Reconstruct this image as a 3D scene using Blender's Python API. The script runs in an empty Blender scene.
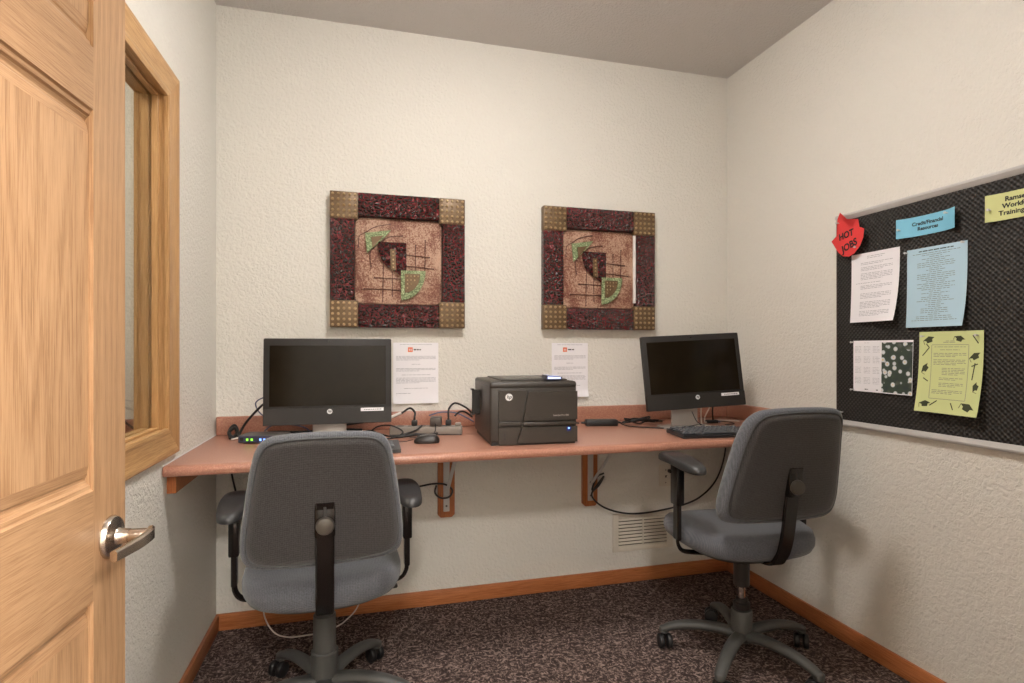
import bpy, bmesh, math, random
from mathutils import Vector, Matrix, Euler
random.seed(7)
PI = math.pi
R = math.radians
SC = bpy.context.scene
COL = SC.collection

# ------------------------------------------------------------------ camera, world, light, exposure
ROOM_W, ROOM_H, FRONT_Y = 2.302, 2.44, -2.20
cam_d = bpy.data.cameras.new('camera')
cam_d.sensor_width = 36.0
cam_d.lens = 36.0 * 558.0 / 1024.0
cam_d.shift_y = 7.0 / 1024.0
cam_d.clip_start = 0.02
cam = bpy.data.objects.new('camera', cam_d)
COL.objects.link(cam)
cam.location = (0.551, -2.4014, 1.099)
cam.rotation_euler = (R(90), 0, R(-15))
SC.camera = cam

world = bpy.data.worlds.new('hallway_daylight')
SC.world = world
world.use_nodes = True
wb = world.node_tree.nodes['Background']
wb.inputs[0].default_value = (1.0, 0.965, 0.92, 1)
wb.inputs[1].default_value = 0.3
LAMP_POWER = 44.5          # emission of the frosted ceiling lamp (radiance)
NEXT_FILL_POWER = 24.0  # unseen lamp added to brighten the neighbouring room
HALL_FILL_POWER = 300.0  # unseen hallway lamps added as fill light
SC.view_settings.view_transform = 'Standard'
SC.view_settings.look = 'None'
SC.view_settings.exposure = 0.84
SC.view_settings.gamma = 1.0
SC.view_settings.use_curve_mapping = False

# ------------------------------------------------------------------ material helpers
def lin(c):
    return tuple(((x / 255.0) / 12.92 if x / 255.0 <= 0.04045 else ((x / 255.0 + 0.055) / 1.055) ** 2.4) for x in c) + (1.0,)

class NT:
    def __init__(s, name):
        s.m = bpy.data.materials.new(name); s.m.use_nodes = True
        s.t = s.m.node_tree; s.b = s.t.nodes['Principled BSDF']
    def n(s, kind, **kw):
        nd = s.t.nodes.new(kind)
        for k, v in kw.items():
            if k.startswith('i_'):
                nd.inputs[k[2:].replace('_', ' ')].default_value = v
            else:
                setattr(nd, k, v)
        return nd
    def l(s, a, b): s.t.links.new(a, b)
    def coords(s, scale=(1, 1, 1), rot=(0, 0, 0)):
        tc = s.n('ShaderNodeTexCoord'); mp = s.n('ShaderNodeMapping')
        mp.inputs['Scale'].default_value = scale; mp.inputs['Rotation'].default_value = rot
        s.l(tc.outputs['Object'], mp.inputs['Vector']); return mp.outputs['Vector']
    def noise(s, vec, scale, detail=2.0, rough=0.5, dist=0.0):
        nd = s.n('ShaderNodeTexNoise')
        nd.inputs['Scale'].default_value = scale; nd.inputs['Detail'].default_value = detail
        nd.inputs['Roughness'].default_value = rough; nd.inputs['Distortion'].default_value = dist
        s.l(vec, nd.inputs['Vector']); return nd.outputs['Fac']
    def ramp(s, fac, stops):
        nd = s.n('ShaderNodeValToRGB'); e = nd.color_ramp.elements
        while len(e) > 1: e.remove(e[-1])
        e[0].position = stops[0][0]; e[0].color = stops[0][1]
        for p, c in stops[1:]:
            x = e.new(p); x.color = c
        s.l(fac, nd.inputs['Fac']); return nd.outputs['Color']
    def bump(s, h, strength, dist):
        nd = s.n('ShaderNodeBump'); nd.inputs['Strength'].default_value = strength
        nd.inputs['Distance'].default_value = dist
        s.l(h, nd.inputs['Height']); s.l(nd.outputs['Normal'], s.b.inputs['Normal'])

def plain(name, rgb, rough=0.5, metal=0.0, spec=0.5, grain=0.0, gscale=200, coat=0.0, var=0.05):
    """a procedural material: base colour with faint mottling, optional fine grain bump"""
    k = NT(name); v = k.coords()
    c = lin(rgb)
    d = tuple(x * (1 - var) for x in c[:3]) + (1,)
    u = tuple(min(1, x * (1 + var)) for x in c[:3]) + (1,)
    k.l(k.ramp(k.noise(v, 18, 3), [(0.3, d), (0.7, u)]), k.b.inputs['Base Color'])
    k.b.inputs['Roughness'].default_value = rough; k.b.inputs['Metallic'].default_value = metal
    k.b.inputs['Specular IOR Level'].default_value = spec
    k.b.inputs['Coat Weight'].default_value = coat
    if grain: k.bump(k.noise(v, gscale, 2), grain, 0.001)
    return k.m

def emis(name, rgb, power):
    k = NT(name); k.b.inputs['Base Color'].default_value = lin(rgb)
    k.b.inputs['Emission Color'].default_value = lin(rgb); k.b.inputs['Emission Strength'].default_value = power
    return k.m

def plaster(name, rgb, strength, scale=75):
    k = NT(name); v = k.coords(); c = lin(rgb)
    k.b.inputs['Base Color'].default_value = c
    k.b.inputs['Roughness'].default_value = 0.75; k.b.inputs['Specular IOR Level'].default_value = 0.25
    a = k.noise(v, scale, 3, 0.55, 0.6)
    g = k.ramp(a, [(0.36, (0, 0, 0, 1)), (0.62, (1, 1, 1, 1))])
    k.bump(g, strength, 0.0022)
    return k.m

def oak(name, dark, light, axis='z', rough=0.38, cathedral=True, scale=1.0, off=0.0):
    k = NT(name)
    st = {'x': (0.10, 1, 1), 'y': (1, 0.10, 1), 'z': (1, 1, 0.10)}[axis]
    tc = k.n('ShaderNodeTexCoord'); mp = k.n('ShaderNodeMapping')
    mp.inputs['Scale'].default_value = st; mp.inputs['Location'].default_value = (off, off * .7, off * .3)
    k.l(tc.outputs['Object'], mp.inputs['Vector']); v = mp.outputs['Vector']
    big = k.noise(v, 5.0 * scale, 2, 0.5, 0.3)
    mul = k.n('ShaderNodeMath', operation='MULTIPLY'); mul.inputs[1].default_value = 44.0 if cathedral else 16.0
    k.l(big, mul.inputs[0])
    fr = k.n('ShaderNodeMath', operation='PINGPONG'); fr.inputs[1].default_value = 1.0
    k.l(mul.outputs[0], fr.inputs[0])
    mp2 = k.n('ShaderNodeMapping'); mp2.inputs['Scale'].default_value = tuple(a if a == 1 else 0.025 for a in st)
    k.l(tc.outputs['Object'], mp2.inputs['Vector'])
    fine = k.noise(mp2.outputs['Vector'], 520 * scale, 3, 0.7)
    mix = k.n('ShaderNodeMath', operation='MULTIPLY_ADD'); mix.inputs[1].default_value = 0.16 if cathedral else 0.08
    k.l(fr.outputs[0], mix.inputs[0])
    sc = k.n('ShaderNodeMath', operation='MULTIPLY'); sc.inputs[1].default_value = 1.0
    k.l(fine, sc.inputs[0]); k.l(sc.outputs[0], mix.inputs[2])
    k.l(k.ramp(mix.outputs[0], [(0.40, lin(dark)), (0.62, lin(light)), (0.8, lin(tuple(min(255, q + 10) for q in light)))]), k.b.inputs['Base Color'])
    k.b.inputs['Roughness'].default_value = rough; k.b.inputs['Specular IOR Level'].default_value = 0.4
    k.bump(fine, 0.12, 0.0008)
    return k.m

M = {}
M['wall'] = plaster('orange_peel_wall', (223, 220, 212), 0.85)
M['ceiling'] = plaster('ceiling_texture', (210, 206, 203), 0.8, 95)
M['oak_v'] = oak('honey_oak_vertical', (140, 105, 74), (166, 131, 97), 'z')
M['oak_h'] = oak('honey_oak_horizontal', (140, 105, 74), (166, 131, 97), 'y', cathedral=False, off=3.1)
M['oak_panel'] = oak('honey_oak_panel', (134, 99, 68), (164, 129, 95), 'z', off=1.7)
M['trim_v'] = oak('oak_casing_vertical', (166, 124, 78), (190, 148, 100), 'z', off=5.0, cathedral=False)
M['trim_h'] = oak('oak_casing_horizontal', (172, 130, 84), (198, 158, 108), 'y', off=6.0, cathedral=False)
M['base_x'] = oak('oak_baseboard_x', (156, 92, 52), (188, 120, 76), 'x', off=2.0, cathedral=False)
M['base_y'] = oak('oak_baseboard_y', (156, 92, 52), (188, 120, 76), 'y', off=4.0, cathedral=False)
M['bracket_oak'] = oak('oak_bracket', (146, 82, 42), (180, 108, 60), 'z', off=9.0, cathedral=False)

def carpet():
    k = NT('carpet')
    tc = k.n('ShaderNodeTexCoord')
    n0 = k.n('ShaderNodeTexNoise'); n0.inputs['Scale'].default_value = 14
    k.l(tc.outputs['Object'], n0.inputs['Vector'])
    mx = k.n('ShaderNodeVectorMath', operation='MULTIPLY_ADD'); mx.inputs[1].default_value = (.05, .05, .05)
    k.l(n0.outputs['Color'], mx.inputs[0]); k.l(tc.outputs['Object'], mx.inputs[2])
    mp = k.n('ShaderNodeMapping'); mp.inputs['Scale'].default_value = (1, 0.42, 1); mp.inputs['Rotation'].default_value = (0, 0, R(14))
    k.l(mx.outputs[0], mp.inputs['Vector'])
    a = k.noise(mp.outputs['Vector'], 150, 2, 0.6)
    mp2 = k.n('ShaderNodeMapping'); mp2.inputs['Scale'].default_value = (0.4, 1, 1); mp2.inputs['Rotation'].default_value = (0, 0, R(-20))
    k.l(mx.outputs[0], mp2.inputs['Vector'])
    b = k.noise(mp2.outputs['Vector'], 120, 2, 0.6)
    mxm = k.n('ShaderNodeMath', operation='MAXIMUM'); k.l(a, mxm.inputs[0]); k.l(b, mxm.inputs[1])
    k.l(k.ramp(mxm.outputs[0], [(0.47, lin((58, 48, 46))), (0.56, lin((88, 74, 70))), (0.64, lin((140, 122, 114))), (0.8, lin((176, 156, 148)))]), k.b.inputs['Base Color'])
    k.b.inputs['Roughness'].default_value = 0.95; k.b.inputs['Specular IOR Level'].default_value = 0.1
    k.bump(mxm.outputs[0], 0.8, 0.006)
    return k.m
M['carpet'] = carpet()

def laminate():
    k = NT('terracotta_laminate'); v = k.coords()
    a = k.noise(v, 260, 3, 0.7)
    k.l(k.ramp(a, [(0.35, lin((156, 106, 88))), (0.5, lin((168, 118, 98))), (0.68, lin((186, 141, 120)))]), k.b.inputs['Base Color'])
    k.b.inputs['Roughness'].default_value = 0.30; k.b.inputs['Specular IOR Level'].default_value = 0.55
    k.bump(k.noise(v, 40, 2), 0.04, 0.001)
    return k.m
M['laminate'] = laminate()

def fabric(name, a, b, scale=520, bump=0.5):
    k = NT(name); tc = k.n('ShaderNodeTexCoord'); sp = k.n('ShaderNodeSeparateXYZ'); k.l(tc.outputs['Object'], sp.inputs[0])
    def sn(sock1, sock2, sgn):
        ad = k.n('ShaderNodeMath', operation='MULTIPLY_ADD'); ad.inputs[1].default_value = sgn
        k.l(sock2, ad.inputs[0]); k.l(sock1, ad.inputs[2])
        m = k.n('ShaderNodeMath', operation='MULTIPLY'); m.inputs[1].default_value = scale * 1.4; k.l(ad.outputs[0], m.inputs[0])
        s = k.n('ShaderNodeMath', operation='SINE'); k.l(m.outputs[0], s.inputs[0]); return s.outputs[0]
    yz = k.n('ShaderNodeMath', operation='ADD'); k.l(sp.outputs['Y'], yz.inputs[0]); k.l(sp.outputs['Z'], yz.inputs[1])
    p = k.n('ShaderNodeMath', operation='MULTIPLY')
    k.l(sn(sp.outputs['X'], yz.outputs[0], 1), p.inputs[0]); k.l(sn(sp.outputs['X'], yz.outputs[0], -1), p.inputs[1])
    nz = k.noise(tc.outputs['Object'], 300, 2)
    ad = k.n('ShaderNodeMath', operation='MULTIPLY_ADD'); ad.inputs[1].default_value = 0.25
    k.l(p.outputs[0], ad.inputs[0]); k.l(nz, ad.inputs[2])
    k.l(k.ramp(ad.outputs[0], [(0.25, lin(a)), (0.75, lin(b))]), k.b.inputs['Base Color'])
    k.b.inputs['Roughness'].default_value = 0.9; k.b.inputs['Specular IOR Level'].default_value = 0.2
    k.b.inputs['Sheen Weight'].default_value = 0.25
    k.bump(ad.outputs[0], bump, 0.0005)
    return k.m
M['fabric'] = fabric('grey_chair_fabric', (72, 74, 79), (102, 104, 110))
M['fabric_shaded'] = fabric('shaded_grey_fabric', (50, 48, 48), (72, 70, 70))  # same fabric as the seat, with the rear's shade put into the colour
M['piping'] = plain('grey_piping', (84, 85, 87), 0.8)
M['chair_black'] = plain('black_chair_plastic', (38, 34, 32), 0.35, grain=0.15, gscale=500)
M['chair_grey'] = plain('charcoal_chair_plastic', (70, 70, 68), 0.5, grain=0.3, gscale=700)
M['arm_pad'] = plain('soft_grey_arm_pad', (50, 50, 51), 0.36, grain=0.2, gscale=500)
M['knob'] = plain('grey_knob', (66, 61, 55), 0.4)
M['bar'] = plain('dark_brown_steel_bar', (15, 11, 9), 0.22, spec=0.5)
M['chrome'] = plain('chrome_lift', (210, 205, 200), 0.15, 1.0)
M['nickel'] = plain('satin_nickel', (196, 186, 174), 0.27, 1.0, var=.03)
M['alu'] = plain('aluminium_rail', (196, 194, 192), 0.35, 0.35)
M['steel'] = plain('painted_steel', (198, 196, 194), 0.4, 0.2)
M['silver'] = plain('silver_plastic', (176, 170, 164), 0.35, 0.4)
M['badge'] = plain('pale_badge', (222, 222, 222), 0.3)
M['bezel'] = plain('dark_bezel', (27, 23, 21), 0.5, grain=0.1, gscale=900)
M['chin'] = plain('dark_chin', (30, 26, 23), 0.5, grain=0.1, gscale=900)
M['screen'] = plain('dark_screen', (28, 22, 14), 0.12, spec=0.12, var=0.15)
M['printer'] = plain('printer_dark_plastic', (50, 45, 40), 0.42, grain=0.2, gscale=800)
M['printer_front'] = plain('printer_front_plastic', (56, 50, 44), 0.36, grain=0.1, gscale=800)
M['printer_black'] = plain('printer_black_gloss', (30, 27, 25), 0.25)
M['lcd'] = emis('lit_display', (176, 186, 226), 0.8)
M['led_blue'] = emis('blue_led', (110, 150, 235), 1.6)
M['led_green'] = emis('green_led', (130, 235, 60), 0.9)
M['black'] = plain('black_rubber', (22, 21, 22), 0.45)
M['black_gloss'] = plain('black_gloss', (26, 26, 28), 0.2)
M['bluecord'] = plain('grey_blue_cord', (84, 86, 112), 0.45)
M['white_cord'] = plain('white_cord', (214, 206, 198), 0.45)
M['white'] = plain('white_plastic', (232, 230, 226), 0.4)
M['strip'] = plain('grey_strip_plastic', (128, 120, 112), 0.45)
M['adapter'] = plain('grey_adapter', (74, 66, 60), 0.45)
M['switch'] = plain('switch_case', (86, 82, 82), 0.4, 0.2)
M['switch_face'] = plain('switch_face', (58, 62, 84), 0.3)
M['deep_blue'] = plain('deep_blue_sticker', (38, 48, 110), 0.3)
M['legend'] = plain('pale_key_legend', (190, 190, 190), 0.5)
M['key'] = plain('key_plastic', (78, 80, 84), 0.32)
M['keyboard'] = plain('keyboard_body', (38, 38, 40), 0.35)
M['vent'] = plain('beige_vent_paint', (216, 209, 196), 0.5)
M['vent_dark'] = plain('vent_duct_dark', (60, 52, 44), 0.8)
M['outlet'] = plain('beige_outlet', (214, 207, 194), 0.4)
M['paper'] = plain('white_paper', (238, 236, 240), 0.8, var=.01)
M['paper_blue'] = plain('pale_blue_paper', (176, 206, 222), 0.8, var=.01)
M['card_blue'] = plain('sky_blue_card', (124, 190, 216), 0.75, var=.02)
M['paper_green'] = plain('pale_green_paper', (206, 214, 152), 0.8, var=.01)
M['card_yellow'] = plain('pale_yellow_green_card', (204, 208, 146), 0.8, var=.01)
M['red_paper'] = plain('red_paper', (226, 62, 62), 0.7, var=.03)
M['ink'] = plain('black_ink', (30, 30, 32), 0.7)
M['ink_grey'] = plain('grey_ink', (152, 152, 160), 0.8)
M['ink_mid'] = plain('mid_grey_ink', (120, 122, 118), 0.8)
M['ink_cap'] = plain('dark_green_ink', (62, 68, 44), 0.8)
M['ink_orange'] = plain('orange_ink', (226, 120, 84), 0.8)
M['pin'] = plain('clear_pin', (206, 206, 204), 0.15, spec=0.8)
M['bronze'] = plain('bronze_plate', (108, 86, 60), 0.45, 0.3, grain=.3)
M['stud'] = plain('bronze_stud', (182, 156, 120), 0.3, 0.5)
M['wire'] = plain('dark_wire', (86, 52, 48), 0.4, 0.5)
def patina():
    k = NT('green_patina'); v = k.coords(); a = k.noise(v, 170, 3, 0.7)
    k.l(k.ramp(a, [(0.36, lin((74, 84, 52))), (0.5, lin((128, 146, 100))), (0.66, lin((192, 204, 164)))]), k.b.inputs['Base Color'])
    k.b.inputs['Roughness'].default_value = 0.45; k.bump(a, 1.0, 0.005); return k.m
M['green_patina'] = patina()
M['wood_edge'] = plain('dark_frame_edge', (62, 38, 32), 0.5)
M['lamp_glass'] = emis('frosted_lamp_glass', (255, 250, 245), LAMP_POWER)
M['next_fill'] = emis('next_fill_glass', (255, 240, 220), NEXT_FILL_POWER)
M['hall_fill'] = emis('hall_fill_glass', (255, 250, 245), HALL_FILL_POWER)
M['hall_fill_dim'] = emis('hall_fill_dim_glass', (255, 250, 245), HALL_FILL_POWER * .33)
M['lamp_base'] = plain('lamp_base', (200, 190, 175), 0.4)

def crackle():
    k = NT('maroon_crackle'); v = k.coords()
    vo = k.n('ShaderNodeTexVoronoi', feature='DISTANCE_TO_EDGE'); vo.inputs['Scale'].default_value = 62
    n0 = k.n('ShaderNodeTexNoise'); n0.inputs['Scale'].default_value = 60
    k.l(v, n0.inputs['Vector'])
    mx = k.n('ShaderNodeVectorMath', operation='MULTIPLY_ADD'); mx.inputs[1].default_value = (.02, .02, .02)
    k.l(n0.outputs['Color'], mx.inputs[0]); k.l(v, mx.inputs[2]); k.l(mx.outputs[0], vo.inputs['Vector'])
    k.l(k.ramp(vo.outputs['Distance'], [(0.0, lin((134, 22, 34))), (0.04, lin((86, 22, 28))), (0.10, lin((46, 28, 26))), (0.5, lin((38, 28, 26)))]), k.b.inputs['Base Color'])
    k.b.inputs['Roughness'].default_value = 0.2; k.b.inputs['Specular IOR Level'].default_value = 0.8
    k.bump(vo.outputs['Distance'], 1.0, 0.018)
    return k.m
M['crackle'] = crackle()

def canvas():
    k = NT('speckled_canvas'); v = k.coords()
    a = k.noise(v, 190, 3, 0.7); b = k.noise(v, 9, 3, 0.6)
    ad = k.n('ShaderNodeMath', operation='MULTIPLY_ADD'); ad.inputs[1].default_value = 0.8
    k.l(b, ad.inputs[0]); k.l(a, ad.inputs[2])
    k.l(k.ramp(ad.outputs[0], [(0.70, lin((104, 52, 40))), (0.86, lin((136, 94, 74))), (1.0, lin((184, 150, 128)))]), k.b.inputs['Base Color'])
    k.b.inputs['Roughness'].default_value = 0.6; k.bump(a, 0.6, 0.003)
    return k.m
M['canvas'] = canvas()

def board_mat():
    k = NT('black_dimpled_board'); tc = k.n('ShaderNodeTexCoord'); sp = k.n('ShaderNodeSeparateXYZ'); k.l(tc.outputs['Object'], sp.inputs[0])
    def sn(sgn):
        ad = k.n('ShaderNodeMath', operation='MULTIPLY_ADD'); ad.inputs[1].default_value = sgn
        k.l(sp.outputs['Z' if sgn > 0 else 'X'], ad.inputs[0])
        m = k.n('ShaderNodeMath', operation='MULTIPLY'); m.inputs[1].default_value = 400 * sgn; k.l(ad.outputs[0], m.inputs[0])
        s = k.n('ShaderNodeMath', operation='SINE'); k.l(m.outputs[0], s.inputs[0]); return s.outputs[0]
    p = k.n('ShaderNodeMath', operation='MULTIPLY'); k.l(sn(1), p.inputs[0]); k.l(sn(-1), p.inputs[1])
    k.l(k.ramp(p.outputs[0], [(0.0, lin((26, 24, 22))), (0.25, lin((32, 29, 27))), (0.8, lin((60, 55, 50)))]), k.b.inputs['Base Color'])
    k.b.inputs['Roughness'].default_value = 0.6
    k.bump(p.outputs[0], 0.8, 0.002)
    return k.m
M['board'] = board_mat()

def daisies():
    k = NT('daisy_photo_print'); v = k.coords()
    vo = k.n('ShaderNodeTexVoronoi'); vo.inputs['Scale'].default_value = 46; k.l(v, vo.inputs['Vector'])
    n = k.noise(v, 30, 3)
    c1 = k.ramp(vo.outputs['Distance'], [(0.0, lin((214, 170, 90))), (0.14, lin((222, 206, 170))), (0.2, lin((222, 224, 226))), (0.36, lin((196, 200, 206))), (0.42, lin((60, 74, 60))), (1.0, lin((50, 60, 62)))])
    c2 = k.ramp(n, [(0.35, lin((54, 62, 56))), (0.55, lin((84, 92, 80))), (0.75, lin((120, 118, 128)))])
    sel = k.ramp(k.noise(v, 22, 1), [(0.33, (0, 0, 0, 1)), (0.38, (1, 1, 1, 1))])
    mx = k.n('ShaderNodeMix', data_type='RGBA'); k.l(sel, mx.inputs[0]); k.l(c2, mx.inputs[6]); k.l(c1, mx.inputs[7])
    k.l(mx.outputs[2], k.b.inputs['Base Color']); k.b.inputs['Roughness'].default_value = 0.4
    return k.m
M['daisies'] = daisies()

def glass():
    k = NT('window_glass'); out = [n for n in k.t.nodes if n.type == 'OUTPUT_MATERIAL'][0]
    k.t.nodes.remove(k.b)
    tr = k.n('ShaderNodeBsdfTransparent'); tr.inputs[0].default_value = (.93, .95, .94, 1)
    gl = k.n('ShaderNodeBsdfGlossy'); gl.inputs['Roughness'].default_value = 0.02
    fr = k.n('ShaderNodeFresnel'); fr.inputs[0].default_value = 1.5
    mx = k.n('ShaderNodeMixShader'); gm = k.n('ShaderNodeNewGeometry'); io = k.n('ShaderNodeMath', operation='MULTIPLY_ADD'); io.inputs[1].default_value = 1 / 1.5 - 1.5; io.inputs[2].default_value = 1.5
    k.l(gm.outputs['Backfacing'], io.inputs[0]); k.l(io.outputs[0], fr.inputs[0]); k.l(fr.outputs[0], mx.inputs[0]); k.l(tr.outputs[0], mx.inputs[1]); k.l(gl.outputs[0], mx.inputs[2])
    k.l(mx.outputs[0], out.inputs[0]); return k.m
M['glass'] = glass()

# ------------------------------------------------------------------ mesh helpers
class MB:
    def __init__(s): s.bm = bmesh.new(); s.mats = []
    def mi(s, m):
        if m not in s.mats: s.mats.append(m)
        return s.mats.index(m)
    def _merge(s, t, m, mtx=None):
        if mtx is not None: t.transform(mtx)
        i = s.mi(m)
        for f in t.faces: f.material_index = i
        me = bpy.data.meshes.new('t'); t.to_mesh(me); t.free()
        s.bm.from_mesh(me); bpy.data.meshes.remove(me); return s
    def box(s, x0, x1, y0, y1, z0, z1, m, bev=0.0, seg=2, mtx=None):
        t = bmesh.new(); bmesh.ops.create_cube(t, size=1)
        for v in t.verts:
            v.co = ((x0 + x1) / 2 + v.co.x * (x1 - x0), (y0 + y1) / 2 + v.co.y * (y1 - y0), (z0 + z1) / 2 + v.co.z * (z1 - z0))
        if bev: bmesh.ops.bevel(t, geom=list(t.edges), offset=bev, segments=seg, profile=0.5, affect='EDGES')
        return s._merge(t, m, mtx)
    def cyl(s, p0, p1, r0, m, r1=None, n=24, bev=0.0):
        p0, p1 = Vector(p0), Vector(p1); d = p1 - p0; L = d.length; r1 = r0 if r1 is None else r1
        if bev:
            prof = [(r0 - bev, 0), (r0 - bev * .3, bev * .3), (r0, bev), (r1, L - bev), (r1 - bev * .3, L - bev * .3), (r1 - bev, L)]
        else: prof = [(r0, 0), (r1, L)]
        return s.lathe(prof, m, n, p0, d)
    def lathe(s, prof, m, n=24, org=(0, 0, 0), axis=(0, 0, 1)):
        t = bmesh.new(); rings = []
        for r, z in prof:
            rings.append([t.verts.new((r * math.cos(2 * PI * i / n), r * math.sin(2 * PI * i / n), z)) for i in range(n)])
        for a, b in zip(rings, rings[1:]):
            for i in range(n): t.faces.new((a[i], a[(i + 1) % n], b[(i + 1) % n], b[i]))
        t.faces.new(rings[0][::-1]); t.faces.new(rings[-1])
        bmesh.ops.recalc_face_normals(t, faces=t.faces)
        q = Vector((0, 0, 1)).rotation_difference(Vector(axis).normalized())
        return s._merge(t, m, Matrix.Translation(Vector(org)) @ q.to_matrix().to_4x4())
    def sweep(s, pts, section, m, up=None, scales=None, closed=False):
        """section: list of (a,b) offsets along side / normal vectors"""
        t = bmesh.new(); pts = [Vector(p) for p in pts]; n = len(pts); rings = []; nrm = None
        for i, p in enumerate(pts):
            tg = (pts[min(i + 1, n - 1)] - pts[max(i - 1, 0)]).normalized()
            if up is not None:
                side = tg.cross(Vector(up)); side = side.normalized() if side.length > 1e-5 else Vector((1, 0, 0)); nm = side.cross(tg)
            else:
                if nrm is None: nrm = tg.orthogonal().normalized()
                nrm = (nrm - tg * nrm.dot(tg)); nrm = nrm.normalized() if nrm.length > 1e-6 else tg.orthogonal().normalized()
                side = nrm; nm = tg.cross(nrm)
            k = scales[i] if scales else 1.0
            ka, kb = k if isinstance(k, tuple) else (k, k)
            rings.append([t.verts.new(p + side * (a * ka) + nm * (b * kb)) for a, b in section])
        q = len(section)
        for a, b in zip(rings, rings[1:]):
            for i in range(q): t.faces.new((a[i], a[(i + 1) % q], b[(i + 1) % q], b[i]))
        t.faces.new(rings[0][::-1]); t.faces.new(rings[-1])
        bmesh.ops.recalc_face_normals(t, faces=t.faces)
        return s._merge(t, m)
    def tube(s, pts, r, m, n=8, sub=6):
        return s.sweep(spline(pts, sub), circ(r, n), m)
    def prism(s, pts, f, d0, d1, m):
        """extrude 2-D polygon pts from depth d0 to d1 ; f(u,w,d)->xyz"""
        t = bmesh.new(); a = [t.verts.new(f(u, w, d0)) for u, w in pts]; b = [t.verts.new(f(u, w, d1)) for u, w in pts]; n = len(pts)
        t.faces.new(a); t.faces.new(b[::-1])
        for i in range(n): t.faces.new((a[(i + 1) % n], a[i], b[i], b[(i + 1) % n]))
        bmesh.ops.triangulate(t, faces=[x for x in t.faces if len(x.verts) > 4])
        bmesh.ops.recalc_face_normals(t, faces=t.faces)
        return s._merge(t, m)
    def pad(s, outline, layers, f, m, rings=(0.0, .35, .7)):
        """soft cushion: outline closed 2-D points, layers = [(inset, depth)...]"""
        t = bmesh.new(); n = len(outline)
        cu = sum(p[0] for p in outline) / n; cw = sum(p[1] for p in outline) / n
        Rm = sum(math.hypot(p[0] - cu, p[1] - cw) for p in outline) / n
        seq = [(k * (1 - layers[0][0] / Rm), layers[0][1]) for k in rings[1:]]
        seq += [(1 - i / Rm, d) for i, d in layers]
        seq += [(k * (1 - layers[-1][0] / Rm), layers[-1][1]) for k in reversed(rings[1:])]
        rr = [[t.verts.new(f(cu + (u - cu) * k, cw + (w - cw) * k, d)) for u, w in outline] for k, d in seq]
        for a, b in zip(rr, rr[1:]):
            for i in range(n): t.faces.new((a[i], a[(i + 1) % n], b[(i + 1) % n], b[i]))
        c0 = t.verts.new(f(cu, cw, layers[0][1])); c1 = t.verts.new(f(cu, cw, layers[-1][1]))
        for i in range(n):
            t.faces.new((rr[0][(i + 1) % n], rr[0][i], c0)); t.faces.new((rr[-1][i], rr[-1][(i + 1) % n], c1))
        bmesh.ops.recalc_face_normals(t, faces=t.faces)
        return s._merge(t, m)
    def quad(s, vs, m):
        t = bmesh.new(); t.faces.new([t.verts.new(v) for v in vs]); return s._merge(t, m)
    def text(s, body, size, m, f, cx=0, cz=0, bold=0.0, align='CENTER', shear=0.0, rot=0.0):
        """lettering laid through f(u, w) -> xyz"""
        cu = bpy.data.curves.new('t', 'FONT'); cu.body = body; cu.size = size; cu.align_x = align; cu.offset = bold; cu.shear = shear
        cu.resolution_u = 3
        o = bpy.data.objects.new('t', cu); COL.objects.link(o)
        dg = bpy.context.evaluated_depsgraph_get(); me = bpy.data.meshes.new_from_object(o.evaluated_get(dg))
        t = bmesh.new(); t.from_mesh(me)
        c, sn = math.cos(rot), math.sin(rot)
        for v in t.verts:
            x, y = v.co.x, v.co.y
            v.co = f(cx + x * c - y * sn, cz + x * sn + y * c)
        bpy.data.objects.remove(o); bpy.data.curves.remove(cu); bpy.data.meshes.remove(me)
        return s._merge(t, m)
    def build(s, name, parent=None, smooth=True, loc=None, rot=None, angle=35):
        me = bpy.data.meshes.new(name); s.bm.to_mesh(me); s.bm.free()
        for m in s.mats: me.materials.append(M[m] if isinstance(m, str) else m)
        if smooth:
            for p in me.polygons: p.use_smooth = True
            me.set_sharp_from_angle(angle=R(angle))
        o = bpy.data.objects.new(name, me); COL.objects.link(o)
        if parent: o.parent = parent
        if loc: o.location = loc
        if rot: o.rotation_euler = rot
        return o

def circ(r, n=8): return [(r * math.cos(2 * PI * i / n), r * math.sin(2 * PI * i / n)) for i in range(n)]
def rect(w, h, b=0.0):
    w /= 2; h /= 2
    if not b: return [(-w, -h), (w, -h), (w, h), (-w, h)]
    return [(-w + b, -h), (w - b, -h), (w, -h + b), (w, h - b), (w - b, h), (-w + b, h), (-w, h - b), (-w, -h + b)]
def spline(p, sub=6):
    p = [Vector(x) for x in p]
    if len(p) < 3: return p
    q = [p[0] * 2 - p[1]] + p + [p[-1] * 2 - p[-2]]; out = []
    for i in range(1, len(q) - 2):
        a, b, c, d = q[i - 1:i + 3]
        for k in range(sub):
            t = k / sub
            out.append(0.5 * ((2 * b) + (c - a) * t + (2 * a - 5 * b + 4 * c - d) * t * t + (3 * b - a - 3 * c + d) * t ** 3))
    return out + [p[-1]]
def chaikin(pts, it=3):
    for _ in range(it):
        o = []
        for i in range(len(pts)):
            a, b = pts[i], pts[(i + 1) % len(pts)]
            o += [(a[0] * .75 + b[0] * .25, a[1] * .75 + b[1] * .25), (a[0] * .25 + b[0] * .75, a[1] * .25 + b[1] * .75)]
        pts = o
    return pts
def rrect(w, h, r, n=5):
    pts = []
    for cx, cy, a0 in ((w / 2 - r, h / 2 - r, 0), (-w / 2 + r, h / 2 - r, 90), (-w / 2 + r, -h / 2 + r, 180), (w / 2 - r, -h / 2 + r, 270)):
        for i in range(n + 1):
            a = R(a0 + 90 * i / n); pts.append((cx + r * math.cos(a), cy + r * math.sin(a)))
    return pts
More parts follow.
